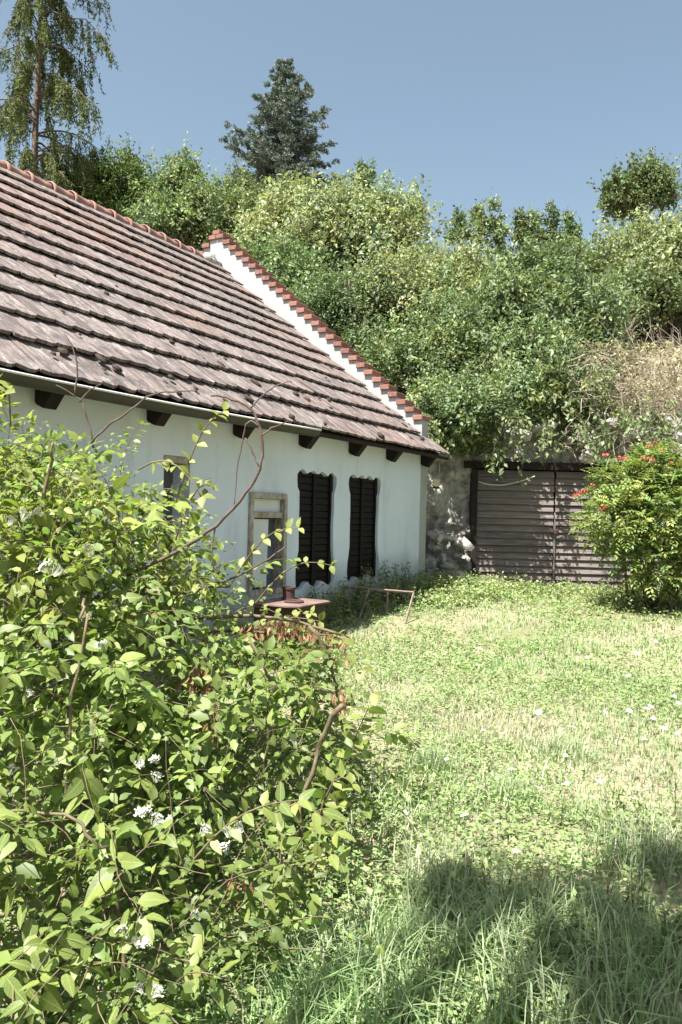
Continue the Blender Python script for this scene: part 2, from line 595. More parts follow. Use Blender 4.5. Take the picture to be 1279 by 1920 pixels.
# gable with stepped parapet
NST = 28
DU, DZ, Z0 = 3.9 / 28, 0.1195, 2.985
prof = [(0.0, -0.4), (0.0, Z0)]
for i in range(NST):
    prof.append(((i + 1) * DU, Z0 + i * DZ))
    prof.append(((i + 1) * DU, Z0 + (i + 1) * DZ))
left = [(2 * HW - u, z) for u, z in prof]
poly = prof + left[::-1]
gp = []
for q in poly:
    if not gp or (abs(q[0] - gp[-1][0]) + abs(q[1] - gp[-1][1])) > 1e-5: gp.append(q)
bm = bmesh.new()
va = [bm.verts.new((-0.24, u, z)) for u, z in gp]
ea = [bm.edges.new((va[i], va[(i + 1) % len(va)])) for i in range(len(va))]
bmesh.ops.triangle_fill(bm, use_beauty=True, edges=ea)
vb = [bm.verts.new((-0.003, u, z)) for u, z in gp]
eb = [bm.edges.new((vb[i], vb[(i + 1) % len(vb)])) for i in range(len(vb))]
bmesh.ops.triangle_fill(bm, use_beauty=True, edges=eb)
for i in range(len(va)):
    j = (i + 1) % len(va)
    bm.faces.new((va[i], va[j], vb[j], vb[i]))
bmesh.ops.translate(bm, verts=bm.verts, vec=(0.003, 0, 0))
bmesh.ops.recalc_face_normals(bm, faces=bm.faces)
me = bpy.data.meshes.new('gable_wall'); bm.to_mesh(me); bm.free()
gable = link('gable_wall', me, mat_plaster('parapet_plaster', (0.37, 0.37, 0.365), False), house)
gable.location = (0.002, -0.003, 0)
mb = MB(); mb.box(-0.155, 0.155, -0.076, 0.076, 0, 0.073)
brick_me = bevel_mesh(mb.mesh('brick'), 0.006)
brick_me.materials.append(M['brick'])
def add_brick(u, z, rz=0.0):
    o = link('brick', brick_me, None, gable)
    o.location = (-0.12 + random.uniform(-0.006, 0.006), u + random.uniform(-0.004, 0.004), z + 0.002)
    o.rotation_euler = (random.uniform(-0.02, 0.02), random.uniform(-0.01, 0.01), random.uniform(-0.03, 0.03))
for i in range(NST - 1):
    add_brick(i * DU + 0.064, Z0 + i * DZ)
    add_brick(2 * HW - i * DU - 0.064, Z0 + i * DZ)
zt = Z0 + (NST - 1) * DZ
add_brick(HW - 0.079, zt); add_brick(HW + 0.079, zt); add_brick(HW, zt + 0.077)

# roof: deck, tiles, ridge
roof = MB()
RL = 5.38
def slope_pt(q, h): return (EU + q * CP - h * SP, EZ + q * SP + h * CP)
a0, a1 = slope_pt(0.05, -0.075), slope_pt(RL + 0.02, -0.075)
b0, b1 = slope_pt(0.05, -0.05), slope_pt(RL + 0.02, -0.05)
roof.prism([a0, a1, (HW, a1[1] + 0.0), (2 * HW - a1[0], a1[1]), (2 * HW - a0[0], a0[1]), (2 * HW - b0[0], b0[1]), (2 * HW - b1[0], b1[1]), b1, b0], 'x', -LEN - 0.15, -0.26)
roof = roof.build('roof', M['dark_wood'], house)


def tile_shape(w, L, th, seed):
    """flat clay tile, lower edge at y=0, chipped, lying along +y"""
    r = random.Random(seed)
    h = w / 2
    lo = [(-h, 0.020 + r.uniform(0, .02)), (-h * .6, r.uniform(-.006, .014)), (-h * .15, r.uniform(-.012, .014)), (h * .3, r.uniform(-.010, .012)), (h * .72, r.uniform(-.004, .02)), (h, 0.016 + r.uniform(0, .024)), (h, L), (-h, L)]
    n = len(lo)
    V = [(x, y, 0) for x, y in lo] + [(x, y, th) for x, y in lo]
    Fc = [tuple(range(n))[::-1], tuple(range(n, 2 * n))] + [(i, (i + 1) % n, n + (i + 1) % n, n + i) for i in range(n)]
    return V, Fc


TW, TL, TH, NC = 0.185, 0.50, 0.026, 13
PCH = RL / NC
shapes = [tile_shape(TW - 0.006, TL, TH, s) for s in range(6)]
tile_meshes = []
for V, Fc in shapes:
    me = bpy.data.meshes.new('roof_tile'); me.from_pydata(V, [], Fc); me.update()
    me.materials.append(M['tile'])
    tile_meshes.append(me)
slopeM = Matrix(((1, 0, 0, 0), (0, CP, -SP, EU), (0, SP, CP, EZ), (0, 0, 0, 1)))
tiles = []
rt = random.Random(4)
Hm = Matrix.Translation((HX, HY, 0)) @ Matrix.Rotation(HR, 4, 'Z')
ntile = int((LEN + 0.1) / TW)
for c in range(NC):
    off = (c % 2) * TW / 2
    sag = 0
    for k in range(ntile):
        t = 0.02 + off + (k + 0.5) * TW
        if c > 0: t += 0.24
        if t > LEN + 0.2: continue
        sag = 0.012 * math.sin(t * 1.7 + c * 0.6) + 0.008 * math.sin(t * 4.1 + c)
        q = c * PCH + rt.uniform(-0.010, 0.010) + sag * 0.5
        lift = rt.uniform(0, 0.007) + 0.008
        L = slopeM @ Matrix.Translation((-t, q, lift - 0.02)) @ Matrix.Rotation(rt.uniform(-.02, .02), 4, 'Z') @ Matrix.Rotation(R(-6.0 if c else -3.0) + rt.uniform(-.010, .010), 4, 'X') @ Matrix.Translation((0, 0, 0.040 if c else 0.012)) @ Matrix.Rotation(rt.uniform(-.012, .012), 4, 'Y')
        tiles.append((L, rt.randrange(6), c))
Wp = np.array([tuple(Hm @ L @ Vector((0, 0.2, 0))) for L, _, _ in tiles])
px, py = proj(Wp)
vis = (px > -15) & (Wp[:, 1] > 1)
order = np.argsort(np.where(vis, Wp[:, 1], 1e6))
near = set(int(i) for i in order[:300])
rest = MB()
for i, (L, s, c) in enumerate(tiles):
    if i in near:
        o = link('roof_tile', tile_meshes[s], None, roof)
        o.matrix_local = L
    else:
        V, Fc = shapes[s]
        rest.add([L @ Vector(p) for p in V], Fc)
o = rest.build('roof_tiles', M['tile'], roof, fix=False); tag(o, kind='stuff')
rear = MB()
mirror = Matrix(((1, 0, 0, 0), (0, -1, 0, 2 * HW), (0, 0, 1, 0), (0, 0, 0, 1)))
for L, s, c in tiles:
    V, Fc = shapes[s]
    rear.add([mirror @ (L @ Vector(p)) for p in V], [f[::-1] for f in Fc])
o = rear.build('roof_tiles', M['tile'], roof, fix=False); tag(o, kind='stuff')

# ridge tiles: tapered half barrels with a flared collar
def ridge_shape():
    V = []; Fc = []
    st = [(0.0, 0.150), (0.05, 0.150), (0.055, 0.133), (0.25, 0.125), (0.43, 0.115)]
    n = 9
    for x, r in st:
        for k in range(n):
            a = math.pi * (-0.08 + 1.16 * k / (n - 1))
            V.append((x, r * math.cos(a), r * math.sin(a) * 0.9))
        for k in range(n):
            a = math.pi * (-0.08 + 1.16 * k / (n - 1))
            V.append((x, (r - .018) * math.cos(a), (r - .018) * math.sin(a) * 0.9))
    for i in range(len(st) - 1):
        for k in range(n - 1):
            o = i * 2 * n; q = (i + 1) * 2 * n
            Fc.append((o + k, o + k + 1, q + k + 1, q + k))
            Fc.append((o + n + k + 1, o + n + k, q + n + k, q + n + k + 1))
    for i in (0, len(st) - 1):
        o = i * 2 * n
        for k in range(n - 1): Fc.append((o + k, o + n + k, o + n + k + 1, o + k + 1))
    me = bpy.data.meshes.new('ridge_tile'); me.from_pydata(V, [], Fc)
    bm = bmesh.new(); bm.from_mesh(me); bmesh.ops.recalc_face_normals(bm, faces=bm.faces); bm.to_mesh(me); bm.free()
    me.polygons.foreach_set('use_smooth', np.ones(len(me.polygons), bool))
    return me
ridge_me = ridge_shape()
ridge_me.materials.append(plain('ridge_clay', (0.36, 0.20, 0.155), scale=12, col2=(0.20, 0.12, 0.105), bs=0.4))
ZR = slope_pt(RL, 0)[1]
for k in range(26):
    t = 0.62 + k * 0.355
    if t > LEN + 0.2: break
    o = link('ridge_tile', ridge_me, None, roof)
    o.location = (-t + random.uniform(-.01, .01), HW + random.uniform(-.012, .012), ZR - 0.03 + random.uniform(-.008, .008))
    o.rotation_euler = (random.uniform(-.05, .05), random.uniform(-.02, .02), random.uniform(-.03, .03))
# mortar lump where the ridge meets the parapet, moss cushions on the tiles
def lump(mb, c, rx, ry, rz, seed, M4=None, sub=2, jit=0.16, floor=None):
    bm = bmesh.new(); bmesh.ops.create_icosphere(bm, subdivisions=sub, radius=1)
    r = random.Random(seed); o = [r.uniform(0, 50) for _ in range(3)]
    V = []
    for v in bm.verts:
        n = v.co.normalized()
        k = 1 + jit * (math.sin(n.x * 3.1 + o[0]) + math.sin(n.y * 4.3 + o[1]) + math.sin(n.z * 3.7 + o[2]) + 0.7 * math.sin(n.x * 7 + n.y * 6 + o[1]) + 0.5 * math.sin(n.z * 11 + n.y * 9 + o[2]))
        p = Vector((n.x * rx * k, n.y * ry * k, n.z * rz * k)) + Vector(c)
        V.append(M4 @ p if M4 is not None else p)
    Fc = [tuple(v.index for v in f.verts) for f in bm.faces]
    bm.free(); mb.add(V, Fc)
mb = MB()
lump(mb, (-0.42, HW, ZR + 0.01), 0.24, 0.16, 0.12, 2)
mb.build('ridge_mortar', M['rock'], roof, smooth=True)
mb = MB()
rm = random.Random(21)
for i in range(60):
    t = rm.uniform(0.4, 8.4); c = min(int(rm.expovariate(0.35)), 10)
    q = c * PCH + rm.uniform(0.06, 0.36); s = rm.uniform(0.012, 0.040) * (1.25 if c < 3 else 0.8)
    lump(mb, (-t, q, 0.045), s, s * rm.uniform(1.0, 1.9), s * 0.45, i, slopeM, 1, 0.12)
o = mb.build('moss', plain('dark_moss', (0.06, 0.045, 0.03), var=0.5, scale=60, bs=1.0), roof, smooth=True); tag(o, kind='stuff')

# rafter tails
for t in (0.19, 1.35, 2.40, 3.55, 4.75, 5.95, 7.1, 7.55, 8.6):
    mb = MB()
    w = 0.058
    p = [slope_pt(0.10, -0.08), slope_pt(0.9, -0.08), slope_pt(0.9, -0.26), (-0.02, EZ - 0.155), (-0.09, EZ - 0.185), slope_pt(0.10, -0.13)]
    mb.prism(p, 'x', -t - w, -t + w)
    o = mb.build('rafter_tail', M['dark_wood'], house)
mb = MB(); mb.box(-LEN, -0.02, EU + 0.02, EU + 0.045, EZ - 0.07, EZ - 0.03)
mb.build('eaves_board', M['dark_wood'], house)

# gutter: sagging half-round trough, open at its far end
def gutter():
    mb = MB()
    n = 11; st = []
    for k in range(16):
        f = k / 15
        t = 3.95 + f * (LEN + 0.1 - 3.95)
        st.append((t, EZ - 0.062 + 0.012 * f - 0.03 * math.sin(f * math.pi)))
    V = []; Fc = []
    for t, z in st:
        for rr in (0.064, 0.058):
            for k in range(n):
                a = math.pi + math.pi * k / (n - 1)
                V.append((-t, EU - 0.055 + rr * math.cos(a), z + 0.03 + rr * math.sin(a) * 1.05))
    m = 2 * n
    for i in range(len(st) - 1):
        for k in range(n - 1):
            o = i * m; q = o + m
            Fc.append((o + k, o + k + 1, q + k + 1, q + k))
            Fc.append((o + n + k, q + n + k, q + n + k + 1, o + n + k + 1))
        for k in (0, n - 1):
            Fc.append((i * m + k, i * m + n + k, (i + 1) * m + n + k, (i + 1) * m + k))
    for i in (0, len(st) - 1):
        for k in range(n - 1): Fc.append((i * m + k, i * m + k + 1, i * m + n + k + 1, i * m + n + k))
    mb.add(V, Fc)
    g = mb.build('gutter', M['gutter'], house)
    mb = MB()
    mb.tube([(-t, EU - 0.055 - 0.067, z + 0.032) for t, z in st], 0.009, 6)
    mb.build('rolled_rim', plain('sunlit_zinc_rim', (0.66, 0.66, 0.64), rough=0.5, var=0.1), g, smooth=True)  # sunlight on the rim is painted in as a pale colour
gutter()

# the two shuttered windows: dark slats set back in ragged openings
for wi, (t0, t1) in enumerate(((1.55, 2.42), (2.74, 3.61))):
    w = MB(); w.box(-t1, -t0, 0.10, 0.12, 0.70, 2.12)
    wo_ = w.build('window', M['shutter'], house)
    tag(wo_, 'dark louvred shutter set back in a ragged opening')
    mb = MB(); mb.box(-0.41, 0.41, -0.012, 0.006, -0.034, 0.034)
    sm = mb.mesh('slat'); sm.materials.append(M['shutter'])
    for k in range(17):
        o = link('slat', sm, None, wo_)
        o.location = (-(t0 + t1) / 2, 0.07, 0.78 + k * 0.078)
        o.rotation_euler = (R(-6 + random.uniform(-1, 1)), 0, random.uniform(-.006, .006))
    for t in (t0 + 0.05, (t0 + t1) / 2, t1 - 0.05):
        mb = MB(); mb.box(-t - 0.03, -t + 0.03, 0.035, 0.095, 0.72, 2.10); mb.build('stile', M['shutter'], wo_)

# small window with peeling wooden frame and a white board hanging inside
w3 = MB()
t0, t1, z0, z1 = 3.84, 4.52, 0.72, 1.78
fw = 0.06
for (a, b, c, d) in ((t0, t0 + fw, z0, z1), (t1 - fw, t1, z0, z1)):
    w3.box(-b + 0.002, -a - 0.002, -0.03, 0.10, c + 0.002, d - 0.002)
w3.box(-t1 + fw, -t0 - fw, -0.028, 0.10, z1 - fw, z1 - 0.002); w3.box(-t1 + fw, -t0 - fw, -0.028, 0.10, z0 + 0.002, z0 + fw)
w3.box(-t1 + fw, -t0 - fw, -0.01, 0.08, z1 - 0.26, z1 - 0.20)
M['peeling'] = plain('peeling_painted_wood', (0.46, 0.45, 0.43), col2=(0.20, 0.125, 0.06), scale=7, stretch=(3, 3, 1.2), bs=0.4)
w3o = w3.build('window', M['peeling'], house)
tag(w3o, 'small window with peeling wooden frame')
mb = MB(); mb.box(-t1 + fw + 0.004, -t0 - fw - 0.004, 0.03, 0.045, z1 - 0.198, z1 - fw - 0.004); mb.build('top_board', M['white_board'], w3o)
mb = MB(); mb.box(-t1 + fw + 0.03, -t0 - fw - 0.22, 0.03, 0.05, z0 + 0.08, z1 - 0.275, Matrix.Translation((-4.2, 0, 1.2)) @ Matrix.Rotation(0.02, 4, 'Y') @ Matrix.Translation((4.2, 0, -1.2)))
mb.build('hanging_board', M['white_board'], w3o)
mb = MB(); mb.box(-t1, -t0, 0.30, 0.32, z0, z1); mb.build('room_shade_sheet', M['shutter'], w3o)  # opaque near-black sheet imitating the unlit room behind the boards
# narrow doorway
mb = MB(); mb.box(-5.80, -5.41, 0.20, 0.23, -0.1, 2.08); dr = mb.build('door', M['grey_door'], house)
mb = MB(); mb.box(-5.79, -5.42, 0.0, 0.12, 2.0, 2.055); mb.build('lintel', M['peeling'], dr)
mb = MB(); mb.tube([(-5.5, 0.2, 1.05), (-5.5, 0.15, 1.05), (-5.6, 0.15, 1.05)], 0.011, 6); mb.build('handle', M['rust'], dr)

# ------------------------------------------------------------------ cellar front in the hill
cell = empty('cellar_rock_wall', (3.5, 13.2, 0.35))
tag(cell, 'rough pale limestone cellar front cut into the overgrown bank around the gate', 'rock wall')
cinv = Matrix.Translation((-3.5, -13.2, -0.35))
GX0, GX1, GZ = 2.14, 4.86, 2.36
def rock_panel(x0, x1, z0, z1, base, seed):
    nx = max(8, int((x1 - x0) / 0.035)); nz = max(8, int((z1 - z0) / 0.035))
    X, Z = np.meshgrid(np.linspace(x0, x1, nx), np.linspace(z0, z1, nz), indexing='ij')
    n = fbm(X * 2.6 + seed, Z * 2.6, 5); n2 = fbm(X * 9 + seed, Z * 9, 4)
    rid = np.abs(fbm(X * 4 + seed + 40, Z * 4, 3) - 0.5) * 2
    Yf = base - (n - 0.5) * 0.55 - (n2 - 0.5) * 0.14 + (rid < 0.07) * 0.05
    V = np.stack([X, Yf, Z], -1).reshape(-1, 3) - np.array([3.5, 13.2, 0.35])
    i = np.arange(nx * nz).reshape(nx, nz)
    q = np.stack([i[:-1, :-1], i[1:, :-1], i[1:, 1:], i[:-1, 1:]], -1).reshape(-1, 4)
    b = len(V)
    Vb = V.copy(); Vb[:, 1] = 0.6
    edge = np.concatenate([i[:, 0], i[-1, 1:], i[::-1, -1][1:], i[0, ::-1][1:]])
    side = np.stack([edge[:-1], edge[1:], edge[1:] + b, edge[:-1] + b], -1)
    return npmesh('rock_face', np.concatenate([V, Vb]), [q, side])
for a in ((0.6, GX0, 0.1, 3.3, 13.12, 3.0), (GX0, 5.2, GZ + 0.14, 3.35, 13.2, 9.0), (GX1 + 0.02, 8.5, 0.1, 3.35, 13.15, 15.0)):
    link('rock_face', rock_panel(*a), M['rock'], cell)
rs = random.Random(8)
stone_me = []
for k in range(5):
    mb = MB(); lump(mb, (0, 0, 0), 1, 0.8, 0.72, k + 60, None, 2, 0.11)
    me = mb.mesh('stone'); me.materials.append(M['rock']); stone_me.append(me)
def stone(x, y, z, s):
    o = link('stone', stone_me[rs.randrange(5)], None, cell)
    o.location = (x - 3.5, y - 13.2, z - 0.35)
    o.scale = (s * rs.uniform(0.9, 1.35), s * rs.uniform(.7, 1), s * rs.uniform(0.7, 1.05))
    o.rotation_euler = (rs.uniform(-.4, .4), rs.uniform(-.4, .4), rs.uniform(0, 6))
for i in range(22):
    x = rs.uniform(1.30, 2.02); z = 0.45 + (rs.random() ** 1.4) * 0.85
    stone(x, 12.98 - (1.3 - z) * 0.22 + rs.uniform(-.05, .08), z, rs.uniform(0.07, 0.17))
for i in range(26):
    x = rs.uniform(2.3, 5.0); z = rs.uniform(2.56, 3.15)
    stone(x, 13.0 + rs.uniform(-.12, .08), z, rs.uniform(0.09, 0.20))
mb = MB(); mb.box(GX0 - 0.15 - 3.5, GX1 + 0.15 - 3.5, -0.16, 0.14, GZ + 0.01 - 0.35, GZ + 0.13 - 0.35)
mb.build('lintel', M['dark_wood'], cell)

gate = empty('cellar_gate', (3.5, 13.12, 0.40))
tag(gate, 'weathered double gate of grey horizontal boards closing the hillside cellar', 'gate')
GH = GZ - 0.40
BW = (GX1 - GX0) / 2 - 0.10
mb = MB(); mb.box(-BW / 2, BW / 2, -0.011, 0.011, -0.056, 0.056)
slat_me = bevel_mesh(mb.mesh('board'), 0.003); slat_me.materials.append(M['gate'])
nb = 17
for sx in (-1, 1):
    for k in range(nb):
        o = link('board', slat_me, None, gate)
        z = 0.05 + (k + 0.5) * (GH - 0.06) / nb
        o.location = (sx * (BW / 2 + 0.012) + random.uniform(-.006, .006), 0.02 + random.uniform(-.004, .004), z)
        o.rotation_euler = (R(-20 + random.uniform(-3, 3)), random.uniform(-.006, .006), 0)
    mb = MB(); mb.box(sx * (BW + 0.03) - 0.03, sx * (BW + 0.03) + 0.03, 0.045, 0.10, 0.02, GH); mb.build('stile', M['dark_wood'], gate)
    mb = MB(); mb.box(sx * 0.06 - 0.035, sx * 0.06 + 0.035, 0.05, 0.10, 0.02, GH); mb.build('stile', M['dark_wood'], gate)
    mb = MB(); mb.box(sx * (BW + 0.075) - 0.05, sx * (BW + 0.075) + 0.05, -0.09, 0.06, -0.15, GH + 0.0); mb.build('post', M['dark_wood'], gate)
for k, z in enumerate((-0.02, -0.12)):
    o = link('board', slat_me, None, gate)
    o.location = (-0.22 + 0.10 * k, 0.0 - 0.05 * k, z + 0.05); o.scale = (0.8 - 0.25 * k, 1, 0.9); o.rotation_euler = (R(14), 0, 0.01)
mb = MB(); mb.box(-0.014, 0.014, -0.035, -0.012, 0.02, GH * 0.55); mb.build('cover_strip', M['old_wood'], gate)
mb = MB(); mb.tube([(-0.10, -0.05, 1.02), (-0.05, -0.065, 0.99), (0.0, -0.06, 0.975), (0.06, -0.065, 1.0), (0.10, -0.05, 1.03)], 0.013, 6); mb.box(-0.025, 0.025, -0.075, -0.05, 0.93, 0.985)
mb.build('latch_chain', M['rust'], gate)
mb = MB(); mb.box(-BW, BW, 0.25, 0.28, -0.1, GH); mb.build('cellar_shade_backing', M['shutter'], gate)  # near-black sheet standing in for cellar darkness seen through the gaps
mb = MB()
a, b = at(897, 903, 12.93), at(1003, 893, 12.93)
mb.tube([a.lerp(b, f) - Vector((0, 0, 0.09 * math.sin(math.pi * f ** 0.85))) for f in np.linspace(0, 1, 14)], 0.011, 6)
o = mb.build('cable', M['rope'], None, smooth=True); tag(o, 'pale cable sagging across the upper left of the cellar gate', 'cable')

# hanging tag on wire at the eaves tip
hp = at(824, 866, 11.9)
hr = empty('hanging_box', hp)
tag(hr, 'small cream box hanging on a wire from the eaves by the gable corner', 'lamp')
mb = MB(); mb.tube([(0, 0, 0.06), (0.004, 0, -0.1), (-0.004, 0, -0.265)], 0.004, 5); mb.build('wire', M['rope'], hr)
mb = MB(); mb.box(-0.05, 0.05, -0.02, 0.02, -0.37, -0.262, Matrix.Rotation(0.12, 4, 'Y')); bx = mb.build('box', M['cream'], hr)
mb = MB(); mb.box(-0.045, 0.055, -0.024, 0.024, -0.40, -0.371, Matrix.Rotation(0.12, 4, 'Y')); mb.build('base_cap', M['rust'], hr)

# ------------------------------------------------------------------ rusty stove and iron frame by the wall
sp = at(545, 1128, 7.4)
st = empty('rusty_stove', (sp.x, sp.y, surf_z(sp.x, sp.y)), HR)
tag(st, 'rusty sheet-iron stove with pipe stub and open hob beside the wall', 'stove')
hz = sp.z - st.location.z
mb = MB()
N = 24; Vt = []; hole_r = 0.095; hx_, hy_ = -0.03, -0.06
sq = []
for k in range(N):
    a = 2 * math.pi * k / N
    c, s_ = math.cos(a), math.sin(a)
    m_ = max(abs(c) / 0.33, abs(s_) / 0.27)
    sq.append((c / m_, s_ / m_))
for z in (hz, hz - 0.012):
    Vt += [(x, y, z) for x, y in sq] + [(hx_ + hole_r * math.cos(2 * math.pi * k / N), hy_ + hole_r * math.sin(2 * math.pi * k / N), z) for k in range(N)]
Fc = []
for k in range(N):
    j = (k + 1) % N
    Fc += [(k, j, N + j, N + k), (2 * N + k, 3 * N + k, 3 * N + j, 2 * N + j), (k, 2 * N + k, 2 * N + j, j), (N + k, N + j, 3 * N + j, 3 * N + k)]
mb.add(Vt, Fc)
mb.build('top_plate', plain('rusty_plate', (0.21, 0.15, 0.13), scale=6, col2=(0.12, 0.075, 0.065), bs=0.3, dist=0.003), st)
mb = MB(); mb.tube([(0.12, 0.10, hz + 0.001), (0.12, 0.10, hz + 0.02), (0.12, 0.10, hz + 0.021), (0.12, 0.10, hz + 0.10), (0.12, 0.10, hz + 0.101), (0.12, 0.10, hz + 0.12)], [0.07, 0.07, 0.058, 0.058, 0.066, 0.066], 16)
mb.build('pipe_stub', M['rust'], st)
mb = MB()
ring = [(hx_ + 0.075 * math.cos(2 * math.pi * k / 20), hy_ + 0.075 * math.sin(2 * math.pi * k / 20), hz + 0.006) for k in range(21)]
mb.tube(ring, 0.016, 6, cap=False); mb.build('hob_ring', M['rust'], st)
mb = MB(); mb.box(-0.27, 0.27, -0.22, 0.22, 0.22, hz - 0.014); bd = mb.build('body', M['rust'], st)
mb = MB(); mb.box(-0.16, 0.12, -0.236, -0.222, 0.34, hz - 0.10); mb.build('fire_door', M['rust'], bd)
for sx in (-1, 1):
    for sy in (-1, 1):
        mb = MB(); mb.tube([(sx * .23, sy * .18, -0.02), (sx * .22, sy * .17, 0.225)], 0.018, 6); mb.build('leg', M['rust'], st)

A = at(692, 1104, 9.6); B = at(776, 1111, 9.5); Cc = at(757, 1180, 9.1)
fr = empty('iron_frame', (B.x, B.y, surf_z(B.x, B.y)))
tag(fr, 'angle-iron frame standing in weeds against the white wall below the windows', 'metal frame')
finv = Vector(fr.location)
pale_iron = plain('grey_iron', (0.22, 0.19, 0.175), scale=9, col2=(0.14, 0.09, 0.07), rough=0.6)
back = Vector((-0.30, 0.17, 0.0))
def bar(name, p, q, r=0.013):
    mb = MB(); mb.tube([p - finv, q - finv], r, 4); mb.build(name, pale_iron, fr)
bar('top_bar', A, B, 0.015); bar('leg', B, Cc); bar('leg', A, A + (Cc - B)); bar('lower_bar', Cc, A + (Cc - B) , 0.012)
bar('rear_bar', A + back, B + back, 0.016); bar('side_bar', B, B + back, 0.016); bar('side_bar', A, A + back, 0.016)
bar('leg', B + back, Vector((B.x + back.x, B.y + back.y, surf_z(B.x, B.y) - 0.02))); bar('leg', A + back, Vector((A.x + back.x, A.y + back.y, surf_z(A.x, A.y) - 0.02)))

# ------------------------------------------------------------------ foliage machinery
def unit(a):
    return a / np.maximum(np.linalg.norm(a, axis=-1, keepdims=True), 1e-9)

KITE = (np.array([(0, 0, 0), (0.42, 0.5, 0.10), (1, 0, -0.06), (0.42, -0.5, 0.10)]), np.array([(0, 2, 1), (0, 3, 2)]))
OVATE = (np.array([(0, 0, 0), (0.28, 0.40, 0.07), (0.62, 0.36, 0.05), (1, 0, -0.14), (0.62, -0.36, 0.05), (0.28, -0.40, 0.07), (0.5, 0, -0.01)]),
         np.array([(0, 6, 1), (1, 6, 2), (2, 6, 3), (3, 6, 4), (4, 6, 5), (5, 6, 0)]))
NEEDLE = (np.array([(0, 0.06, 0), (0, -0.06, 0), (1, 0, 0)]), np.array([(0, 1, 2)]))


def leaves_mesh(name, P, A, Nn, L, wr, tint, tpl=KITE):
    T, Fc = tpl
    A = unit(A)
    B = unit(np.cross(A, Nn)); Nn = np.cross(B, A)
    wr = np.broadcast_to(wr, L.shape)
    V = P[:, None, :] + L[:, None, None] * (A[:, None, :] * T[None, :, 0:1] + B[:, None, :] * T[None, :, 1:2] * wr[:, None, None] + Nn[:, None, :] * T[None, :, 2:3])
    n, k = len(P), len(T)
    idx = (Fc[None] + (np.arange(n) * k)[:, None, None]).reshape(-1, 3)
    return npmesh(name, V.reshape(-1, 3), [idx], np.repeat(tint, k, axis=0))


def crown(seed, lobes, n, leaf, clump=0.28, wr=0.55, per=26, shell=0.75, droop=0.25, var=0.35, yellow=0.25, upright=0.5, billow=9):
    """leaf clumps in a union of ellipsoid lobes [(cx,cy,cz,rx,ry,rz)]; returns leaf arrays"""
    r = rg(seed)
    big = np.array(lobes, float)
    subs = []
    for b_ in big:
        k = billow
        dd = unit(r.normal(size=(k, 3)) + np.array([0, -.35, .25]))
        f = r.uniform(.38, .64, k)
        for q in range(k):
            subs.append(np.concatenate([b_[:3] + dd[q] * b_[3:] * (1.04 - f[q] * .8), b_[3:] * f[q] * r.uniform(.65, 1.4, 3)]))
        subs.append(np.concatenate([b_[:3], b_[3:] * .78]))
    lobes = np.array(subs)
    w = (lobes[:, 3] * lobes[:, 4] + lobes[:, 3] * lobes[:, 5] + lobes[:, 4] * lobes[:, 5]); w /= w.sum()
    nc = max(1, n // per)
    li = r.choice(len(lobes), nc, p=w)
    d = unit(r.normal(size=(nc, 3)))
    rad = 1 - (r.random(nc) ** 1.6) * (1 - shell) * 2.2
    lump_ = 0.80 + 0.45 * vnoise(d[:, 0] * 2.3 + li * 7 + 50, d[:, 2] * 2.3 + d[:, 1] * 1.7 + 50)
    c = lobes[li, :3] + d * lobes[li, 3:] * (rad * lump_)[:, None]
    sz = clump * 0.72 * r.uniform(0.6, 1.35, nc)
    lobe_v = r.normal(1, .13, len(lobes))[li]; lobe_y = r.normal(0, .5, len(lobes))[li]
    # each clump is a spray along a short shoot
    ax = unit(d * 0.8 + r.normal(size=(nc, 3)) * 0.55 + np.array([0, 0, upright]))
    ci = np.repeat(np.arange(nc), per)
    m = len(ci)
    shoot = r.random(nc) < 0.20
    ax[shoot] = unit(ax[shoot] + np.array([0, 0, .35]))
    s = np.where(shoot[ci], r.uniform(-.6, 3.0, m), r.uniform(-0.7, 1.1, m))
    c = c + r.normal(size=(nc, 3)) * clump * .45
    P = c[ci] + ax[ci] * (s * sz[ci])[:, None] + r.normal(size=(m, 3)) * (np.where(shoot[ci], .16, .40) * sz[ci])[:, None]
    A = unit(ax[ci] * 0.6 + r.normal(size=(m, 3)) * 0.9 + np.array([0, 0, -droop]))
    N_ = unit(d[ci] * 0.5 + np.array([0, 0, 0.8]) + r.normal(size=(m, 3)) * 0.55)
    L = leaf * r.uniform(0.6, 1.35, m) * r.uniform(.72, 1.3, len(lobes))[li][ci]
    v = (lobe_v * (1 + var * r.normal(size=nc) * 0.5))[ci] * (1 + var * 0.5 * r.normal(size=m))
    v = np.clip(v, 0.4, 1.9)
    y = np.clip((lobe_y + r.normal(size=nc) * 0.5)[ci] + r.normal(size=m) * 0.5, -1.5, 2) * yellow
    tint = np.stack([v * (1 + 0.55 * y), v * (1 + 0.12 * y), v * (1 - 0.25 * y)], -1).clip(0.15, 3)
    return P, A, N_, L, wr, tint, c, ax


def branch_path(r, p, q, bend=0.15, n=6):
    p, q = Vector(p), Vector(q)
    L = (q - p).length
    off = Vector(r.normal(size=3)) * bend * L
    return [p.lerp(q, f) + off * (math.sin(math.pi * f)) * 0.5 + Vector(r.normal(size=3)) * L * 0.015 for f in np.linspace(0, 1, n)]


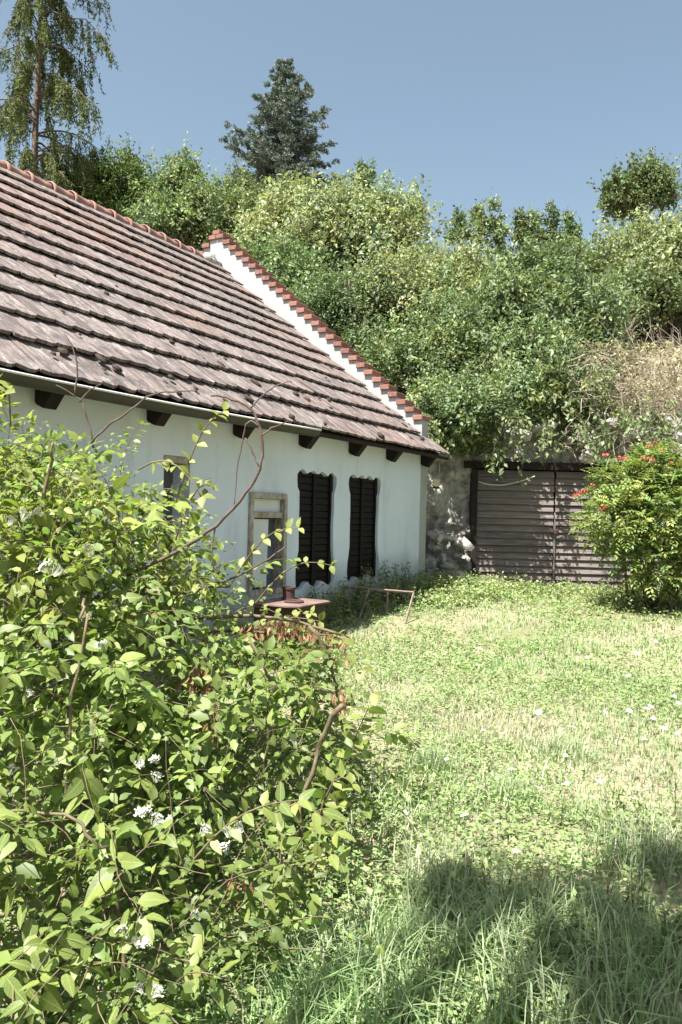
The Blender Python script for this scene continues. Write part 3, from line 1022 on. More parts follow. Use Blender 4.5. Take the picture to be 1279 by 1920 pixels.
def plant(name, label, cat, base, lobes, n, leaf, mat, seed, trunk_r=0.09, group=None, limbs=9, twigmat='bark', stems=1, twigs=60, **kw):
    base = Vector(base)
    root = empty(name, base)
    tag(root, label, cat, group)
    P, A, N_, L, wr, tint, cc, ax = crown(seed, lobes, int(n * 1.35), leaf * 0.84, **kw)
    b = np.array(base)
    link('crown', leaves_mesh('crown', P - b, A, N_, L, wr, tint), M[mat], root)
    r = rg(seed + 500)
    mb = MB()
    top = Vector(np.mean(np.array(lobes)[:, :3], axis=0))
    for s in range(stems):
        o = Vector((r.normal() * 0.18, r.normal() * 0.18, -0.15)) if stems > 1 else Vector((0, 0, -0.2))
        tp = top - base + (Vector(r.normal(size=3)) * 0.35 if stems > 1 else Vector((0, 0, 0)))
        pts = branch_path(r, o, tp, 0.10, 7)
        mb.tube(pts, [trunk_r * (1.0 - 0.75 * i / 6) for i in range(7)], 7)
    for k in range(limbs):
        lo = lobes[k % len(lobes)]
        e = Vector(lo[:3]) + Vector(r.normal(size=3)) * 0.3 * min(lo[3:]) - base
        f = r.uniform(0.35, 0.8)
        s_ = Vector((0, 0, 0)).lerp(top - base, f)
        pts = branch_path(r, s_, e, 0.2, 6)
        mb.tube(pts, [trunk_r * 0.5 * (1.0 - 0.8 * i / 5) for i in range(6)], 5)
    for k in range(min(twigs, len(cc))):
        i = int(r.integers(len(cc)))
        lo = min(lobes, key=lambda q: (Vector(q[:3]) - Vector(cc[i])).length)
        s_ = Vector(lo[:3]).lerp(Vector(cc[i]), 0.35) - base
        e = Vector(cc[i] + ax[i] * 0.15) - base
        mb.tube(branch_path(r, s_, e, 0.15, 4), [0.02, 0.015, 0.01, 0.004], 4, cap=False)
    mb.build('trunk', M[twigmat], root, smooth=True, fix=False)
    return root


def lobe(px, py, Y, rx, ry=None, rz=None):
    p = at(px, py, Y)
    return (p.x, p.y, p.z, rx * Y / F, (ry or rx) * Y / F, (rz or rx) * Y / F)


def gbase(px, Y):
    x = (px - 640) / F * Y
    return (x, Y, surf_z(x, Y))


# ------------------------------------------------------------------ background trees
# larch at the left edge
def larch():
    b = gbase(52, 23.0)
    root = empty('larch_tree', b); tag(root, 'tall thin larch with drooping feathery branches above the roof ridge', 'tree')
    r = rg(31)
    H = 21.5 - b[2]
    mb = MB()
    mb.tube([(0.0 + 0.05 * math.sin(i), 0.03 * math.cos(i * 1.3), H * i / 12 - 0.2 * (i == 0)) for i in range(13)], [0.13 * (1 - 0.8 * i / 12) for i in range(13)], 8)
    P = []; A = []; Nn = []; L = []; T = []
    for k in range(84):
        f = 0.24 + 0.72 * (k + r.random()) / 84
        z = H * f
        ln = (2.75 - 1.5 * f) * r.uniform(0.5, 1.1)
        az = r.uniform(0, 2 * math.pi)
        d = np.array([math.cos(az), math.sin(az), 0])
        pts = []
        for s in np.linspace(0, 1, 7):
            pts.append(d * ln * s + np.array([0, 0, z + 0.18 * ln * math.sin(s * 2.2) - 0.42 * ln * s * s]) + r.normal(size=3) * 0.03)
        mb.tube(pts, [0.035 * (1 - .85 * s) for s in np.linspace(0, 1, 7)], 4, cap=False)
        pts = np.array(pts)
        nt_ = int(11 + 17 * ln / 2)
        for j in range(nt_):           # hanging twigs
            s = r.uniform(0.25, 1.0)
            i0 = min(int(s * 6), 5); p0 = pts[i0] + (pts[i0 + 1] - pts[i0]) * (s * 6 - i0)
            hl = r.uniform(0.3, 1.15) * (0.6 + 0.5 * s)
            sw = np.array([r.normal() * 0.16, r.normal() * 0.16, 0]) + d * 0.12
            q = [p0 + sw * g * hl + np.array([0, 0, -hl * g]) for g in (0, 0.5, 1)]
            mb.tube(q, [0.007, 0.006, 0.003], 3, cap=False)
            m = int(34 * hl) + 5
            g = r.random(m)[:, None]
            base = p0 + sw * g * hl + np.array([0, 0, -1.0]) * hl * g
            v = np.clip(r.normal(1, 0.22, m) * r.uniform(0.7, 1.4), 0.4, 2.0)
            P.append(base + r.normal(size=(m, 3)) * 0.025); A.append(unit(r.normal(size=(m, 3)) * 0.8 + np.array([0, 0, -0.9])))
            Nn.append(r.normal(size=(m, 3))); L.append(r.uniform(0.07, 0.16, m)); T.append(np.stack([v * 1.05, v, v * 0.9], -1))
    mb.build('trunk', M['bark'], root, smooth=True, fix=False)
    link('crown', leaves_mesh('crown', np.concatenate(P), np.concatenate(A), np.concatenate(Nn), np.concatenate(L), 0.28, np.concatenate(T)), M['larch'], root)
larch()


def spruce():
    Y = 31.0
    p = at(535, 108, Y)
    b = (p.x, Y, surf_z(p.x, Y))
    root = empty('spruce_tree', b); tag(root, 'dark blue-green spruce standing up against the sky behind the gable', 'tree')
    r = rg(41)
    H = p.z - b[2]
    mb = MB()
    mb.tube([(0.03 * math.sin(i), 0, H * i / 9 - 0.3 * (i == 0)) for i in range(10)], [0.26 * (1 - 0.93 * i / 9) for i in range(10)], 8)
    P = []; A = []; Nn = []; L = []; T = []
    nbr = 150
    for k in range(nbr):
        f = 1 - ((k + r.random()) / nbr) ** 0.82 * 0.80
        z = H * f - 0.05
        ln = ((1 - f) * H * 0.50 + 0.12) * r.uniform(0.45, 1.35)
        ln = min(ln, 2.5 * r.uniform(.6, 1.15))
        az = k * 2.399 + r.normal() * 0.35
        d = np.array([math.cos(az), math.sin(az), 0.0]); side = np.array([-d[1], d[0], 0])
        rise = r.uniform(0.12, 0.42)
        def pt(s): return d * ln * s + np.array([0, 0, z + rise * ln * s * s - 0.10 * ln * s])
        mb.tube([pt(s) for s in np.linspace(0, 1, 4)], [0.03, 0.022, 0.014, 0.005], 4, cap=False)
        nt_ = int(7 + 10 * ln)
        for j in range(nt_):
            s = r.uniform(0.12, 1.0)
            sg = r.choice([-1, 1])
            tl = (0.18 + 0.34 * ln * (1.05 - s)) * r.uniform(0.5, 1.1)
            td = unit(side * sg * r.uniform(0.5, 1.0) + d * r.uniform(0.4, 1.0) + np.array([0, 0, r.uniform(-0.30, 0.30)]))
            p0 = pt(s)
            m = int(26 + 60 * tl)
            g = r.random(m)[:, None]
            P.append(p0 + td * tl * g + r.normal(size=(m, 3)) * 0.012)
            A.append(unit(td * 0.8 + r.normal(size=(m, 3)) * 0.75 + np.array([0, 0, 0.2])))
            Nn.append(r.normal(size=(m, 3)) + np.array([0, 0, .6])); L.append(r.uniform(0.055, 0.13, m))
            v = np.clip(r.normal(1, 0.18, m) * r.uniform(0.7, 1.35), 0.4, 1.8); T.append(np.stack([v, v, v * 1.05], -1))
    mb.build('trunk', M['bark'], root, smooth=True, fix=False)
    link('crown', leaves_mesh('crown', np.concatenate(P), np.concatenate(A), np.concatenate(Nn), np.concatenate(L), 0.34, np.concatenate(T)), M['spruce'], root)
spruce()

plant('rounded_tree', 'dense dark green rounded tree just behind the ridge beside the larch', 'tree', gbase(215, 24),
      [lobe(190, 350, 24, 45, 60, 65), lobe(245, 345, 24, 42, 60, 55), lobe(290, 395, 23.5, 45, 60, 50), lobe(215, 430, 24, 85, 70, 60), lobe(140, 380, 24.5, 30, 40, 55)], 26000, 0.105, 'thuja', 51, clump=0.26, upright=1.0)
plant('leafy_tree', 'bright green leafy tree between the ridge and the spruce', 'tree', gbase(360, 22),
      [lobe(345, 362, 22, 38, 55, 42), lobe(385, 410, 21.5, 46, 60, 48), lobe(330, 430, 21, 65, 70, 55), lobe(420, 440, 21, 50, 60, 60)], 22000, 0.12, 'broad', 52, clump=0.30)
plant('olive_bush', 'grey-green bush at the foot of the spruce above the gable peak', 'bush', gbase(450, 24),
      [lobe(450, 400, 24, 45, 60, 50), lobe(410, 440, 23, 45, 60, 50), lobe(500, 440, 23, 60, 60, 60)], 16000, 0.10, 'dark', 53, clump=0.3, stems=3)
plant('pale_tree', 'pale yellow-green flowering tree rising right of the spruce', 'tree', gbase(640, 19.5),
      [lobe(560, 425, 20, 55, 70, 52), lobe(640, 425, 19.5, 70, 70, 58), lobe(710, 430, 19.5, 55, 70, 52), lobe(600, 480, 19, 90, 80, 70), lobe(700, 480, 19, 80, 80, 75), lobe(500, 470, 19.5, 55, 70, 70), lobe(765, 425, 20, 28, 40, 40)], 42000, 0.13, 'pale', 54, clump=0.34, droop=0.5, limbs=14)
plant('small_fir', 'thin leader of a small dark tree behind the pale tree', 'tree', gbase(680, 26),
      [lobe(680, 360, 26, 16, 16, 34), lobe(684, 325, 26, 6, 6, 16)], 1500, 0.12, 'dark', 55, clump=0.22, upright=1.0, limbs=3, twigs=15)
plant('hill_bush', 'broad dark green bush behind the middle of the stepped brick gable', 'bush', gbase(610, 16.6),
      [lobe(520, 540, 17, 70, 70, 80), lobe(600, 590, 16.6, 80, 80, 80), lobe(680, 600, 16.4, 90, 80, 85), lobe(690, 690, 15.8, 80, 70, 75)], 34000, 0.085, 'broad', 56, clump=0.27, stems=4)
plant('hill_bush', 'large bush with yellowish leaf tips in the middle of the bank', 'bush', gbase(800, 17),
      [lobe(780, 555, 17.5, 90, 80, 65), lobe(860, 545, 17.5, 85, 80, 58), lobe(830, 590, 16.5, 105, 80, 85), lobe(740, 580, 16.5, 80, 80, 70)], 38000, 0.10, 'pale', 57, clump=0.3, stems=4, yellow=0.28)
plant('hill_bush', 'dense green bush overhanging the dark hollow beside the gable end', 'bush', gbase(800, 14.6),
      [lobe(770, 690, 14.8, 85, 65, 70), lobe(850, 700, 14.5, 85, 65, 80), lobe(810, 780, 13.2, 55, 55, 45), lobe(870, 765, 12.55, 52, 45, 38), lobe(922, 772, 12.45, 36, 30, 30), lobe(870, 620, 15.2, 90, 70, 70), lobe(850, 830, 13.1, 40, 35, 22), lobe(905, 825, 12.9, 30, 30, 20)], 44000, 0.078, 'broad', 58, clump=0.24, stems=4)
plant('hill_bush', 'drooping broad-leaved bush hanging over the cellar gate', 'bush', gbase(1000, 14.6),
      [lobe(960, 620, 15.2, 95, 70, 85), lobe(1040, 620, 15.0, 90, 70, 85), lobe(1000, 700, 14.0, 95, 60, 65), lobe(985, 740, 13.15, 60, 40, 34), lobe(1045, 740, 13.15, 48, 38, 34), lobe(1090, 775, 13.2, 36, 30, 22)], 42000, 0.115, 'broad', 59, clump=0.27, droop=0.9, wr=0.45, stems=4)
plant('hill_bush', 'dark green bush on the skyline above the drooping bush', 'bush', gbase(1020, 20),
      [lobe(960, 545, 20, 66, 70, 45), lobe(1050, 530, 20, 66, 70, 45), lobe(1010, 560, 19, 95, 80, 70), lobe(1100, 545, 19.5, 55, 60, 50)], 30000, 0.115, 'dark', 60, clump=0.3, stems=4)
plant('hill_bush', 'pale grey-green bush on the skyline at the right edge', 'bush', gbase(1210, 20),
      [lobe(1160, 500, 20.5, 65, 70, 50), lobe(1240, 478, 20.5, 60, 70, 45), lobe(1200, 530, 19.5, 85, 70, 60), lobe(1290, 510, 19.5, 80, 70, 75)], 30000, 0.12, 'pale', 61, clump=0.32, stems=3, yellow=0.1)
plant('hill_bush', 'dark bush with bare lower stems above the dry bank at right', 'bush', gbase(1230, 18.6),
      [lobe(1170, 560, 18.6, 50, 50, 40), lobe(1240, 570, 18.6, 60, 50, 36), lobe(1310, 570, 18.6, 60, 50, 40)], 11000, 0.11, 'dark', 62, clump=0.28, stems=5)
plant('oak_tree', 'small dark oak standing alone against the sky at upper right', 'tree', gbase(1200, 29),
      [lobe(1155, 365, 29, 24, 35, 24), lobe(1210, 345, 29, 34, 40, 28), lobe(1185, 385, 29, 42, 45, 22), lobe(1243, 362, 29, 18, 30, 26)], 9000, 0.16, 'dark', 63, clump=0.36, limbs=10, trunk_r=0.16)
plant('willow_bush', 'grey-green loose bush between the drooping bush and the dry bank', 'bush', gbase(1130, 16.5),
      [lobe(1115, 630, 16.5, 36, 40, 55), lobe(1140, 600, 17, 40, 40, 40)], 7000, 0.10, 'pale', 64, clump=0.3, wr=0.3, stems=4, yellow=0.0, upright=1.0)
for k, (px_, py_, hpx) in enumerate(((862, 395, 30), (895, 380, 36), (930, 372, 45), (975, 385, 40), (1035, 372, 50), (1068, 400, 30), (1000, 395, 30))):
    words = ['leftmost of the thin saplings on the skyline', 'thin sapling second from the left on the skyline', 'thin pale sapling third from the left on the skyline',
             'dark sapling in the middle of the skyline row', 'tallest dark sapling on the skyline, second from the right', 'rightmost short sapling on the skyline', 'short sapling between two dark taller ones on the skyline'][k]
    plant('sapling', words, 'sapling', gbase(px_, 23), [lobe(px_, py_ + hpx * 0.9, 23, 9, 9, hpx * 0.6), lobe(px_ + 3, py_ + hpx * 1.7, 23, 18, 18, hpx * 0.7), lobe(px_, py_ + 16, 23, 4, 4, 12)], 1300, 0.11,
          'dark' if k in (3, 4) else 'broad', 70 + k, trunk_r=0.035, limbs=4, twigs=14, clump=0.16, upright=1.3, group='saplings on the skyline')

# dry brush tangle on the bank
def dry_brush():
    b = gbase(1195, 14.2)
    root = empty('dry_brush', b); tag(root, 'tangle of bare grey-brown twigs on the bank above the orange-flowered shrub', 'brush')
    r = rg(81); mb = MB(); bb = np.array(b)
    for k in range(1250):
        p = np.array(at(r.uniform(1070, 1330), r.uniform(660, 880), r.uniform(12.5, 15.3)))
        p[2] = max(p[2], surf_z(p[0], p[1]) - 0.1)
        d = unit(np.array([r.normal(), r.normal() * 0.7, r.normal() * 0.7 + 0.35])); pts = [p - bb]
        n = 6; ln = r.uniform(0.35, 1.2)
        for i in range(n):
            d = unit(d + r.normal(size=3) * 0.28 + np.array([0, 0, -0.08])); pts.append(pts[-1] + d * ln / n)
        w = r.uniform(0.003, 0.008)
        mb.tube(pts, [w * (1 - .7 * i / n) for i in range(n + 1)], 3, cap=False)
    for k in range(70):
        p = np.array(at(r.uniform(1090, 1300), r.uniform(600, 700), r.uniform(15.5, 17.0)))
        p[2] = surf_z(p[0], p[1])
        q = p + np.array([r.normal() * .25, r.normal() * .2, r.uniform(0.5, 1.3)])
        mb.tube(branch_path(r, p - bb, q - bb, 0.15, 5), [0.009, 0.008, 0.006, 0.005, 0.002], 3, cap=False)
    tw = mb.build('twigs', M['dry_twig'], root, fix=False); tag(tw, kind='stuff')
    n = 5200
    P = np.array([at(a, c, e) for a, c, e in zip(r.uniform(1085, 1320, n), r.uniform(640, 880, n), r.uniform(12.6, 15.3, n))])
    k = fbm(P[:, 0] * 1.6, P[:, 2] * 1.6, 3) > 0.45
    P = P[k]; n = len(P); v = r.normal(1, .3, n).clip(.5, 1.7)
    link('leaves', leaves_mesh('leaves', P - bb, unit(r.normal(size=(n, 3))), unit(r.normal(size=(n, 3)) + [0, 0, 1]), r.uniform(.05, .10, n), 0.5, np.stack([v * 1.25, v, v * 1.1], -1)), M['pale'], root)
    tag(root.children[-1], kind='stuff')
dry_brush()

# hanging vine curtain over the gate (casts the dapples on the boards)
def vines():
    b = (3.0, 12.9, 3.2)
    root = empty('hanging_vine', b); tag(root, 'leafy vine trailing down over the lintel above the cellar gate', 'vine')
    r = rg(83); mb = MB(); bb = np.array(b); P = []; A = []; N_ = []
    for k in range(80):
        x = r.uniform(0.9, 5.4)
        if 2.5 < x < 3.6 and r.random() < .7: continue
        y = 12.9 - r.uniform(0.05, 0.75)
        p = np.array([x, y + 0.25, r.uniform(2.95, 3.5)]); d = unit(np.array([r.normal() * .4, -0.9, 0.2]))
        ln = r.uniform(0.35, 0.95) * (1.15 if 2.2 < x < 3.6 else 0.8)
        pts = [p - bb]
        for i in range(8):
            d = unit(d + np.array([r.normal() * .15, r.normal() * .12, -0.42])); pts.append(pts[-1] + d * ln / 8)
        mb.tube(pts, [0.008 * (1 - .8 * i / 8) for i in range(9)], 3, cap=False)
        pts = np.array(pts)
        m = int(34 * ln) + 8
        i0 = r.integers(0, 8, m); g = r.random(m)[:, None]
        P.append(pts[i0] * (1 - g) + pts[i0 + 1] * g + r.normal(size=(m, 3)) * 0.05)
        A.append(unit(r.normal(size=(m, 3)) * .7 + np.array([0, -.2, -.8]))); N_.append(unit(r.normal(size=(m, 3)) * .6 + np.array([-.1, -.7, .5])))
    P = np.concatenate(P); n = len(P); v = r.normal(1, .25, n).clip(.5, 1.7)
    mb.build('stems', M['twig'], root, fix=False)
    tag(root.children[-1], kind='stuff')
    link('leaves', leaves_mesh('leaves', P, np.concatenate(A), np.concatenate(N_), r.uniform(.06, .12, n), 0.55, np.stack([v, v, v * .9], -1)), M['broad'], root)
    tag(root.children[-1], kind='stuff')
vines()

# ------------------------------------------------------------------ orange-flowered shrub by the gate
def trumpet_shrub():
    Y0 = 10.6
    bx_ = (1215 - 640) / F * Y0
    b = (bx_, Y0, surf_z(bx_, Y0))
    root = empty('flowering_shrub', b); tag(root, 'shrub with feathery leaves and orange-red trumpet flowers right of the gate', 'shrub')
    bb = np.array(b); r = rg(85)
    lobes = [lobe(1175, 915, 10.6, 60, 60, 45), lobe(1235, 885, 10.6, 52, 55, 42), lobe(1160, 980, 10.3, 70, 60, 45), lobe(1250, 960, 10.2, 80, 60, 70), lobe(1295, 925, 10.6, 65, 60, 70), lobe(1225, 1050, 10.3, 70, 50, 60), lobe(1310, 1040, 10.3, 70, 50, 65)]
    lobes = np.array(lobes)
    nl = 1900
    li = r.integers(0, len(lobes), nl)
    d = unit(r.normal(size=(nl, 3)))
    rad = (1 - r.random(nl) ** 2 * 0.75) * (0.82 + .35 * vnoise(d[:, 0] * 2 + li * 5 + 9, d[:, 2] * 2 + 9))
    c = lobes[li, :3] + d * lobes[li, 3:] * rad[:, None]
    c = c[c[:, 2] > surf_z(bx_, Y0) + 0.15]; n0 = len(c); d = d[:n0]
    P = []; A = []; N_ = []; L = []; T = []
    for i in range(n0):       # pinnate leaf: midrib with paired leaflets
        ax = unit(d[i] * 0.7 + r.normal(size=3) * .45 + np.array([0, -.1, 0.15])); up = unit(np.array([0, 0, 1.0]) + r.normal(size=3) * .3)
        sd = unit(np.cross(ax, up)); ln = r.uniform(.16, .28)
        v = max(.5, r.normal(1, .22)); yl = r.uniform(-.1, .35)
        for j in range(5):
            s = (j + .6) / 5
            pp = c[i] + ax * ln * s - np.array([0, 0, .35]) * ln * s * s
            for sg in (-1, 1):
                P.append(pp); A.append(ax * .45 + sd * sg + np.array([0, 0, -.35])); N_.append(up); L.append(r.uniform(.06, .09) * (1.1 - .3 * s)); T.append((v * (1 + yl), v, v * .9))
        P.append(c[i] + ax * ln - np.array([0, 0, .35]) * ln); A.append(ax + np.array([0, 0, -.5])); N_.append(up); L.append(.065); T.append((v * (1 + yl), v, v * .9))
    P = np.array(P)
    link('crown', leaves_mesh('crown', P - bb, np.array(A), np.array(N_), np.array(L), .5, np.array(T)), M['trumpet'], root)
    for k in range(12):
        mb = MB()
        q = lobes[k % len(lobes)][:3] + r.normal(size=3) * .2
        mb.tube(branch_path(r, (r.normal() * .15, r.normal() * .15, -.1), Vector(q - bb), .15, 6), [.025 * (1 - .8 * i / 5) for i in range(6)], 5)
        mb.build('stem', M['twig'], root, smooth=True, fix=False)
    fm = MB()      # trumpet cluster
    for k in range(6):
        a = k * 1.05; dv = Vector((math.cos(a) * .8, math.sin(a) * .8, .55)).normalized()
        pts = [dv * .008, dv * .034, dv * .052, dv * .058]
        fm.tube(pts, [.003, .007, .010, .019], 6)
    fme = fm.mesh('flower', fix=False); fme.materials.append(M['orange_petal'])
    for (x, y) in ((1136, 857), (1160, 862), (1172, 862), (1215, 838), (1228, 834), (1220, 864), (1206, 861), (1110, 911), (1095, 925), (1082, 930), (1131, 955), (1257, 870), (1240, 845)):
        o = link('flower', fme, None, root)
        p = at(x, y, 9.75 if y < 900 else 9.8)
        o.location = p - Vector(b); o.rotation_euler = (r.uniform(-.7, .9), r.uniform(-.6, .6), r.uniform(0, 6)); o.scale = [r.uniform(.55, .95)] * 3
trumpet_shrub()

# ------------------------------------------------------------------ the big shrub in the foreground
PX = np.array([-3.6, -1.9, -1.65, -1.17, -0.91, -0.69, -0.56, -0.32, -0.107, 0.03, 0.13, 0.24])
PZ = np.array([2.05, 1.98, 1.94, 1.74, 1.52, 1.22, 1.05, 0.95, 0.78, 0.45, 0.12, 0.0])


def shrub_top(X, Y):
    X = X + np.interp(Y, [2.0, 2.8, 3.6, 4.4], [0.30, 0.26, 0.12, 0.02])
    h = np.interp(X, PX, PZ)
    f = np.interp(Y, [1.9, 2.3, 3.0, 3.8, 4.6, 5.4], [0.22, 0.50, 0.80, 1.0, 0.95, 0.5])
    return h * f


def hero_leaf(seed):
    """ovate, pointed, folded and curved leaf along +x, unit length"""
    r = random.Random(seed)
    n = 8
    cur = r.uniform(0.10, 0.40); fold = r.uniform(0.08, 0.26); tw = r.uniform(-.25, .25); wid = r.uniform(.25, .31)
    V = []; Fc = []
    for i in range(n + 1):
        s = i / n
        w = wid * (math.sin(math.pi * min(1, s ** 0.72)) ** 0.8 if 0 < s < 1 else 0) * (1 - 0.30 * s)
        z = -cur * s * s + 0.08 * s
        yy = 0.03 * math.sin(3 * s + seed)
        for k in (-1, -0.5, 0, 0.5, 1):
            y = k * w
            zz = z + fold * abs(y) - 0.5 * abs(y) ** 2 + tw * y * s + 0.012 * math.sin(s * 22 + k * 2) * abs(k)
            V.append((s, yy + y, zz))
    for i in range(n):
        for k in range(4):
            Fc.append((i * 5 + k, (i + 1) * 5 + k, (i + 1) * 5 + k + 1, i * 5 + k + 1))
    me = bpy.data.meshes.new('leaf'); me.from_pydata(V, [], Fc); me.update()
    me.polygons.foreach_set('use_smooth', np.ones(len(me.polygons), bool))
    me.materials.append(M['shrub_hero'])
    return me


def foreground_shrub():
    root = empty('flowering_climber_shrub', (-1.0, 3.6, 0))
    tag(root, 'large tangled shrub with broad leaves and white flower clusters in the left foreground', 'shrub')
    b0 = np.array([-1.0, 3.6, 0.0])
    r = rg(91)
    P = []; A = []; N_ = []; L = []; T = []; mb = MB()
    cnt = 0
    while cnt < 1600:
        X = r.uniform(-3.1, 0.30); Y = r.uniform(2.05, 5.2)
        xl, ul = house_local(X, Y)
        if ul > -0.35: continue
        if cnt > 1230: X = r.uniform(-2.2, -.75); Y = r.uniform(3.0, 4.6)
        if house_local(X, Y)[1] > -.35: continue
        top = shrub_top(X, Y)
        if top < 0.08: continue
        depth = r.random() ** 1.7 * (.6 if cnt > 1230 else 1)
        z = top * (1 - 0.92 * depth)
        if X * F / Y + 639 < -260: continue
        x_, y_ = proj([[X, Y, z]])
        if ((x_[0] - 285) / 62) ** 2 + ((y_[0] - 1218) / 62) ** 2 < 1 and r.random() < .93: continue
        if z < .9 and X > -.75 and r.random() < .35: continue
        cnt += 1
        p = np.array([X, Y, z])
        out = np.array([0.12, -0.55, 0.35])
        d = unit(out + r.normal(size=3) * 0.75)
        ln = r.uniform(0.18, 0.55); seg = int(ln / 0.055) + 2
        sz = r.choice([0.038, 0.058, 0.076, 0.098], p=[.24, .36, .27, .13]) * r.uniform(.85, 1.15)
        if z < 0.5 and r.random() < .5: sz *= 0.75
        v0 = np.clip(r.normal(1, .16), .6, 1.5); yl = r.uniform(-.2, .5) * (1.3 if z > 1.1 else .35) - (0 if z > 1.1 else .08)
        if z < .75: v0 *= r.uniform(.72, 1.0)  # low leaves tinted darker, imitating shade in the lower shrub
        pts = [p.copy()]
        side = unit(np.cross(d, [0, 0, 1.0]))
        for i in range(seg):
            d = unit(d + r.normal(size=3) * .13 + np.array([0, 0, -.09]))
            p = p + d * ln / seg; pts.append(p.copy())
            side = unit(side + r.normal(size=3) * .35)
            side = unit(side - d * (side @ d))
            for sg in (-1, 1):
                if r.random() < .2: continue
                a = unit(d * .55 + sg * side + np.array([0, 0, -.35]) + r.normal(size=3) * .25)
                P.append(p + a * .018); A.append(a); N_.append(unit(np.array([-.25, -.25, 1.0]) + r.normal(size=3) * .42)); L.append(sz * r.uniform(.7, 1.2) * (1 - .35 * i / seg))
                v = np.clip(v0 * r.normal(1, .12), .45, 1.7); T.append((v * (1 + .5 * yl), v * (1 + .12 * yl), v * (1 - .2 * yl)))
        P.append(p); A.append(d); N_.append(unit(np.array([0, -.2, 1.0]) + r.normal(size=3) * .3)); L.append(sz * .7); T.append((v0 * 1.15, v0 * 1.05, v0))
        w = 0.0024
        mb.tube([q - b0 for q in pts], [w * (1 - .7 * i / len(pts)) for i in range(len(pts))], 4, cap=False)
    # sprays that reach out over the lawn and against the wall
    sprays = [((600, 1190), (700, 1300), 4.3, .075), ((590, 1560), (660, 1470), 3.0, .06), ((600, 1640), (690, 1330), 3.6, .085), ((330, 940), (420, 770), 4.0, .06), ((260, 880), (380, 930), 4.0, .07),
              ((330, 1010), (400, 910), 4.1, .06), ((430, 1100), (560, 990), 4.3, .06), ((480, 1130), (620, 1060), 4.5, .05), ((20, 800), (10, 735), 3.9, .06), ((300, 1700), (560, 1500), 2.7, .065), ((560, 1700), (640, 1620), 2.9, .06), ((480, 1560), (630, 1560), 2.9, .07), ((240, 1880), (400, 1840), 2.35, .08), ((420, 1230), (600, 1165), 4.6, .06), ((470, 1260), (630, 1195), 4.5, .07), ((400, 1190), (520, 1150), 4.8, .055), ((500, 1230), (585, 1150), 5.2, .06)]
    for (a, c, Y, sz) in sprays:
        pa, pb = np.array(at(*a, Y)), np.array(at(*c, Y - .15))
        n = max(4, int(np.linalg.norm(pb - pa) / .075))
        up = np.array([0, 0, .10])
        pts = [pa + (pb - pa) * f + up * math.sin(math.pi * f) for f in np.linspace(0, 1, n + 1)]
        mb.tube([q - b0 for q in pts], [.005 * (1 - .6 * i / n) for i in range(n + 1)], 5, cap=False)
        d = unit(pb - pa); side = unit(np.cross(d, [0.2, -.6, .7]))
        for i in range(1, n + 1):
            for sg in (-1, 1):
                aa = unit(d * .6 + sg * side * r.uniform(.6, 1) + np.array([0, 0, -.3]) + r.normal(size=3) * .25)
                P.append(pts[i]); A.append(aa); N_.append(unit(np.array([-.2, -.4, 1]) + r.normal(size=3) * .35)); L.append(sz * r.uniform(.75, 1.15)); v = r.normal(1.1, .12); T.append((v * 1.2, v, v))
    P = np.array(P); A = np.array(A); N_ = np.array(N_); L = np.array(L); T = np.array(T)
    keep = (P[:, 1] > 1.85) & (P[:, 2] > .02)
    P, A, N_, L, T = P[keep], A[keep], N_[keep], L[keep], T[keep]
    # the leaves that show largest: front-most in their little cell of view
    x, y = proj(P + unit(A) * L[:, None] * .5)
    cell_ = (x // 22).astype(int) * 1000 + (y // 22).astype(int)
    infr = (x > 0) & (x < 1279) & (y > 0) & (y < 1920)
    order = np.argsort(P[:, 1])
    seen = set(); front = []
    for i in order:
        if infr[i] and cell_[i] not in seen:
            seen.add(cell_[i]); front.append(i)
    size = L[front] / P[front, 1]
    pick = np.array(front)[np.argsort(-size)[:300]]
    heroes = [hero_leaf(s) for s in range(10)]
    Au = unit(A); Bu = unit(np.cross(N_, Au)); Nu = np.cross(Au, Bu)
    for i in pick:
        o = link('leaf', heroes[int(r.integers(10))], None, root)
        s = L[i] * 1.12
        m4 = Matrix(((Au[i, 0], Bu[i, 0], Nu[i, 0], P[i, 0] - b0[0]), (Au[i, 1], Bu[i, 1], Nu[i, 1], P[i, 1] - b0[1]), (Au[i, 2], Bu[i, 2], Nu[i, 2], P[i, 2] - b0[2]), (0, 0, 0, 1)))
        o.matrix_local = m4 @ Matrix.Diagonal((s, s, s, 1))
    k = np.ones(len(P), bool); k[pick] = False
    o = link('foliage', leaves_mesh('foliage', P[k] - b0, A[k], N_[k], L[k], .72, T[k], OVATE), M['shrub_leaf'], root); tag(o, kind='stuff')
    o = mb.build('shoots', M['vine_stem'], root, smooth=True, fix=False); tag(o, kind='stuff')
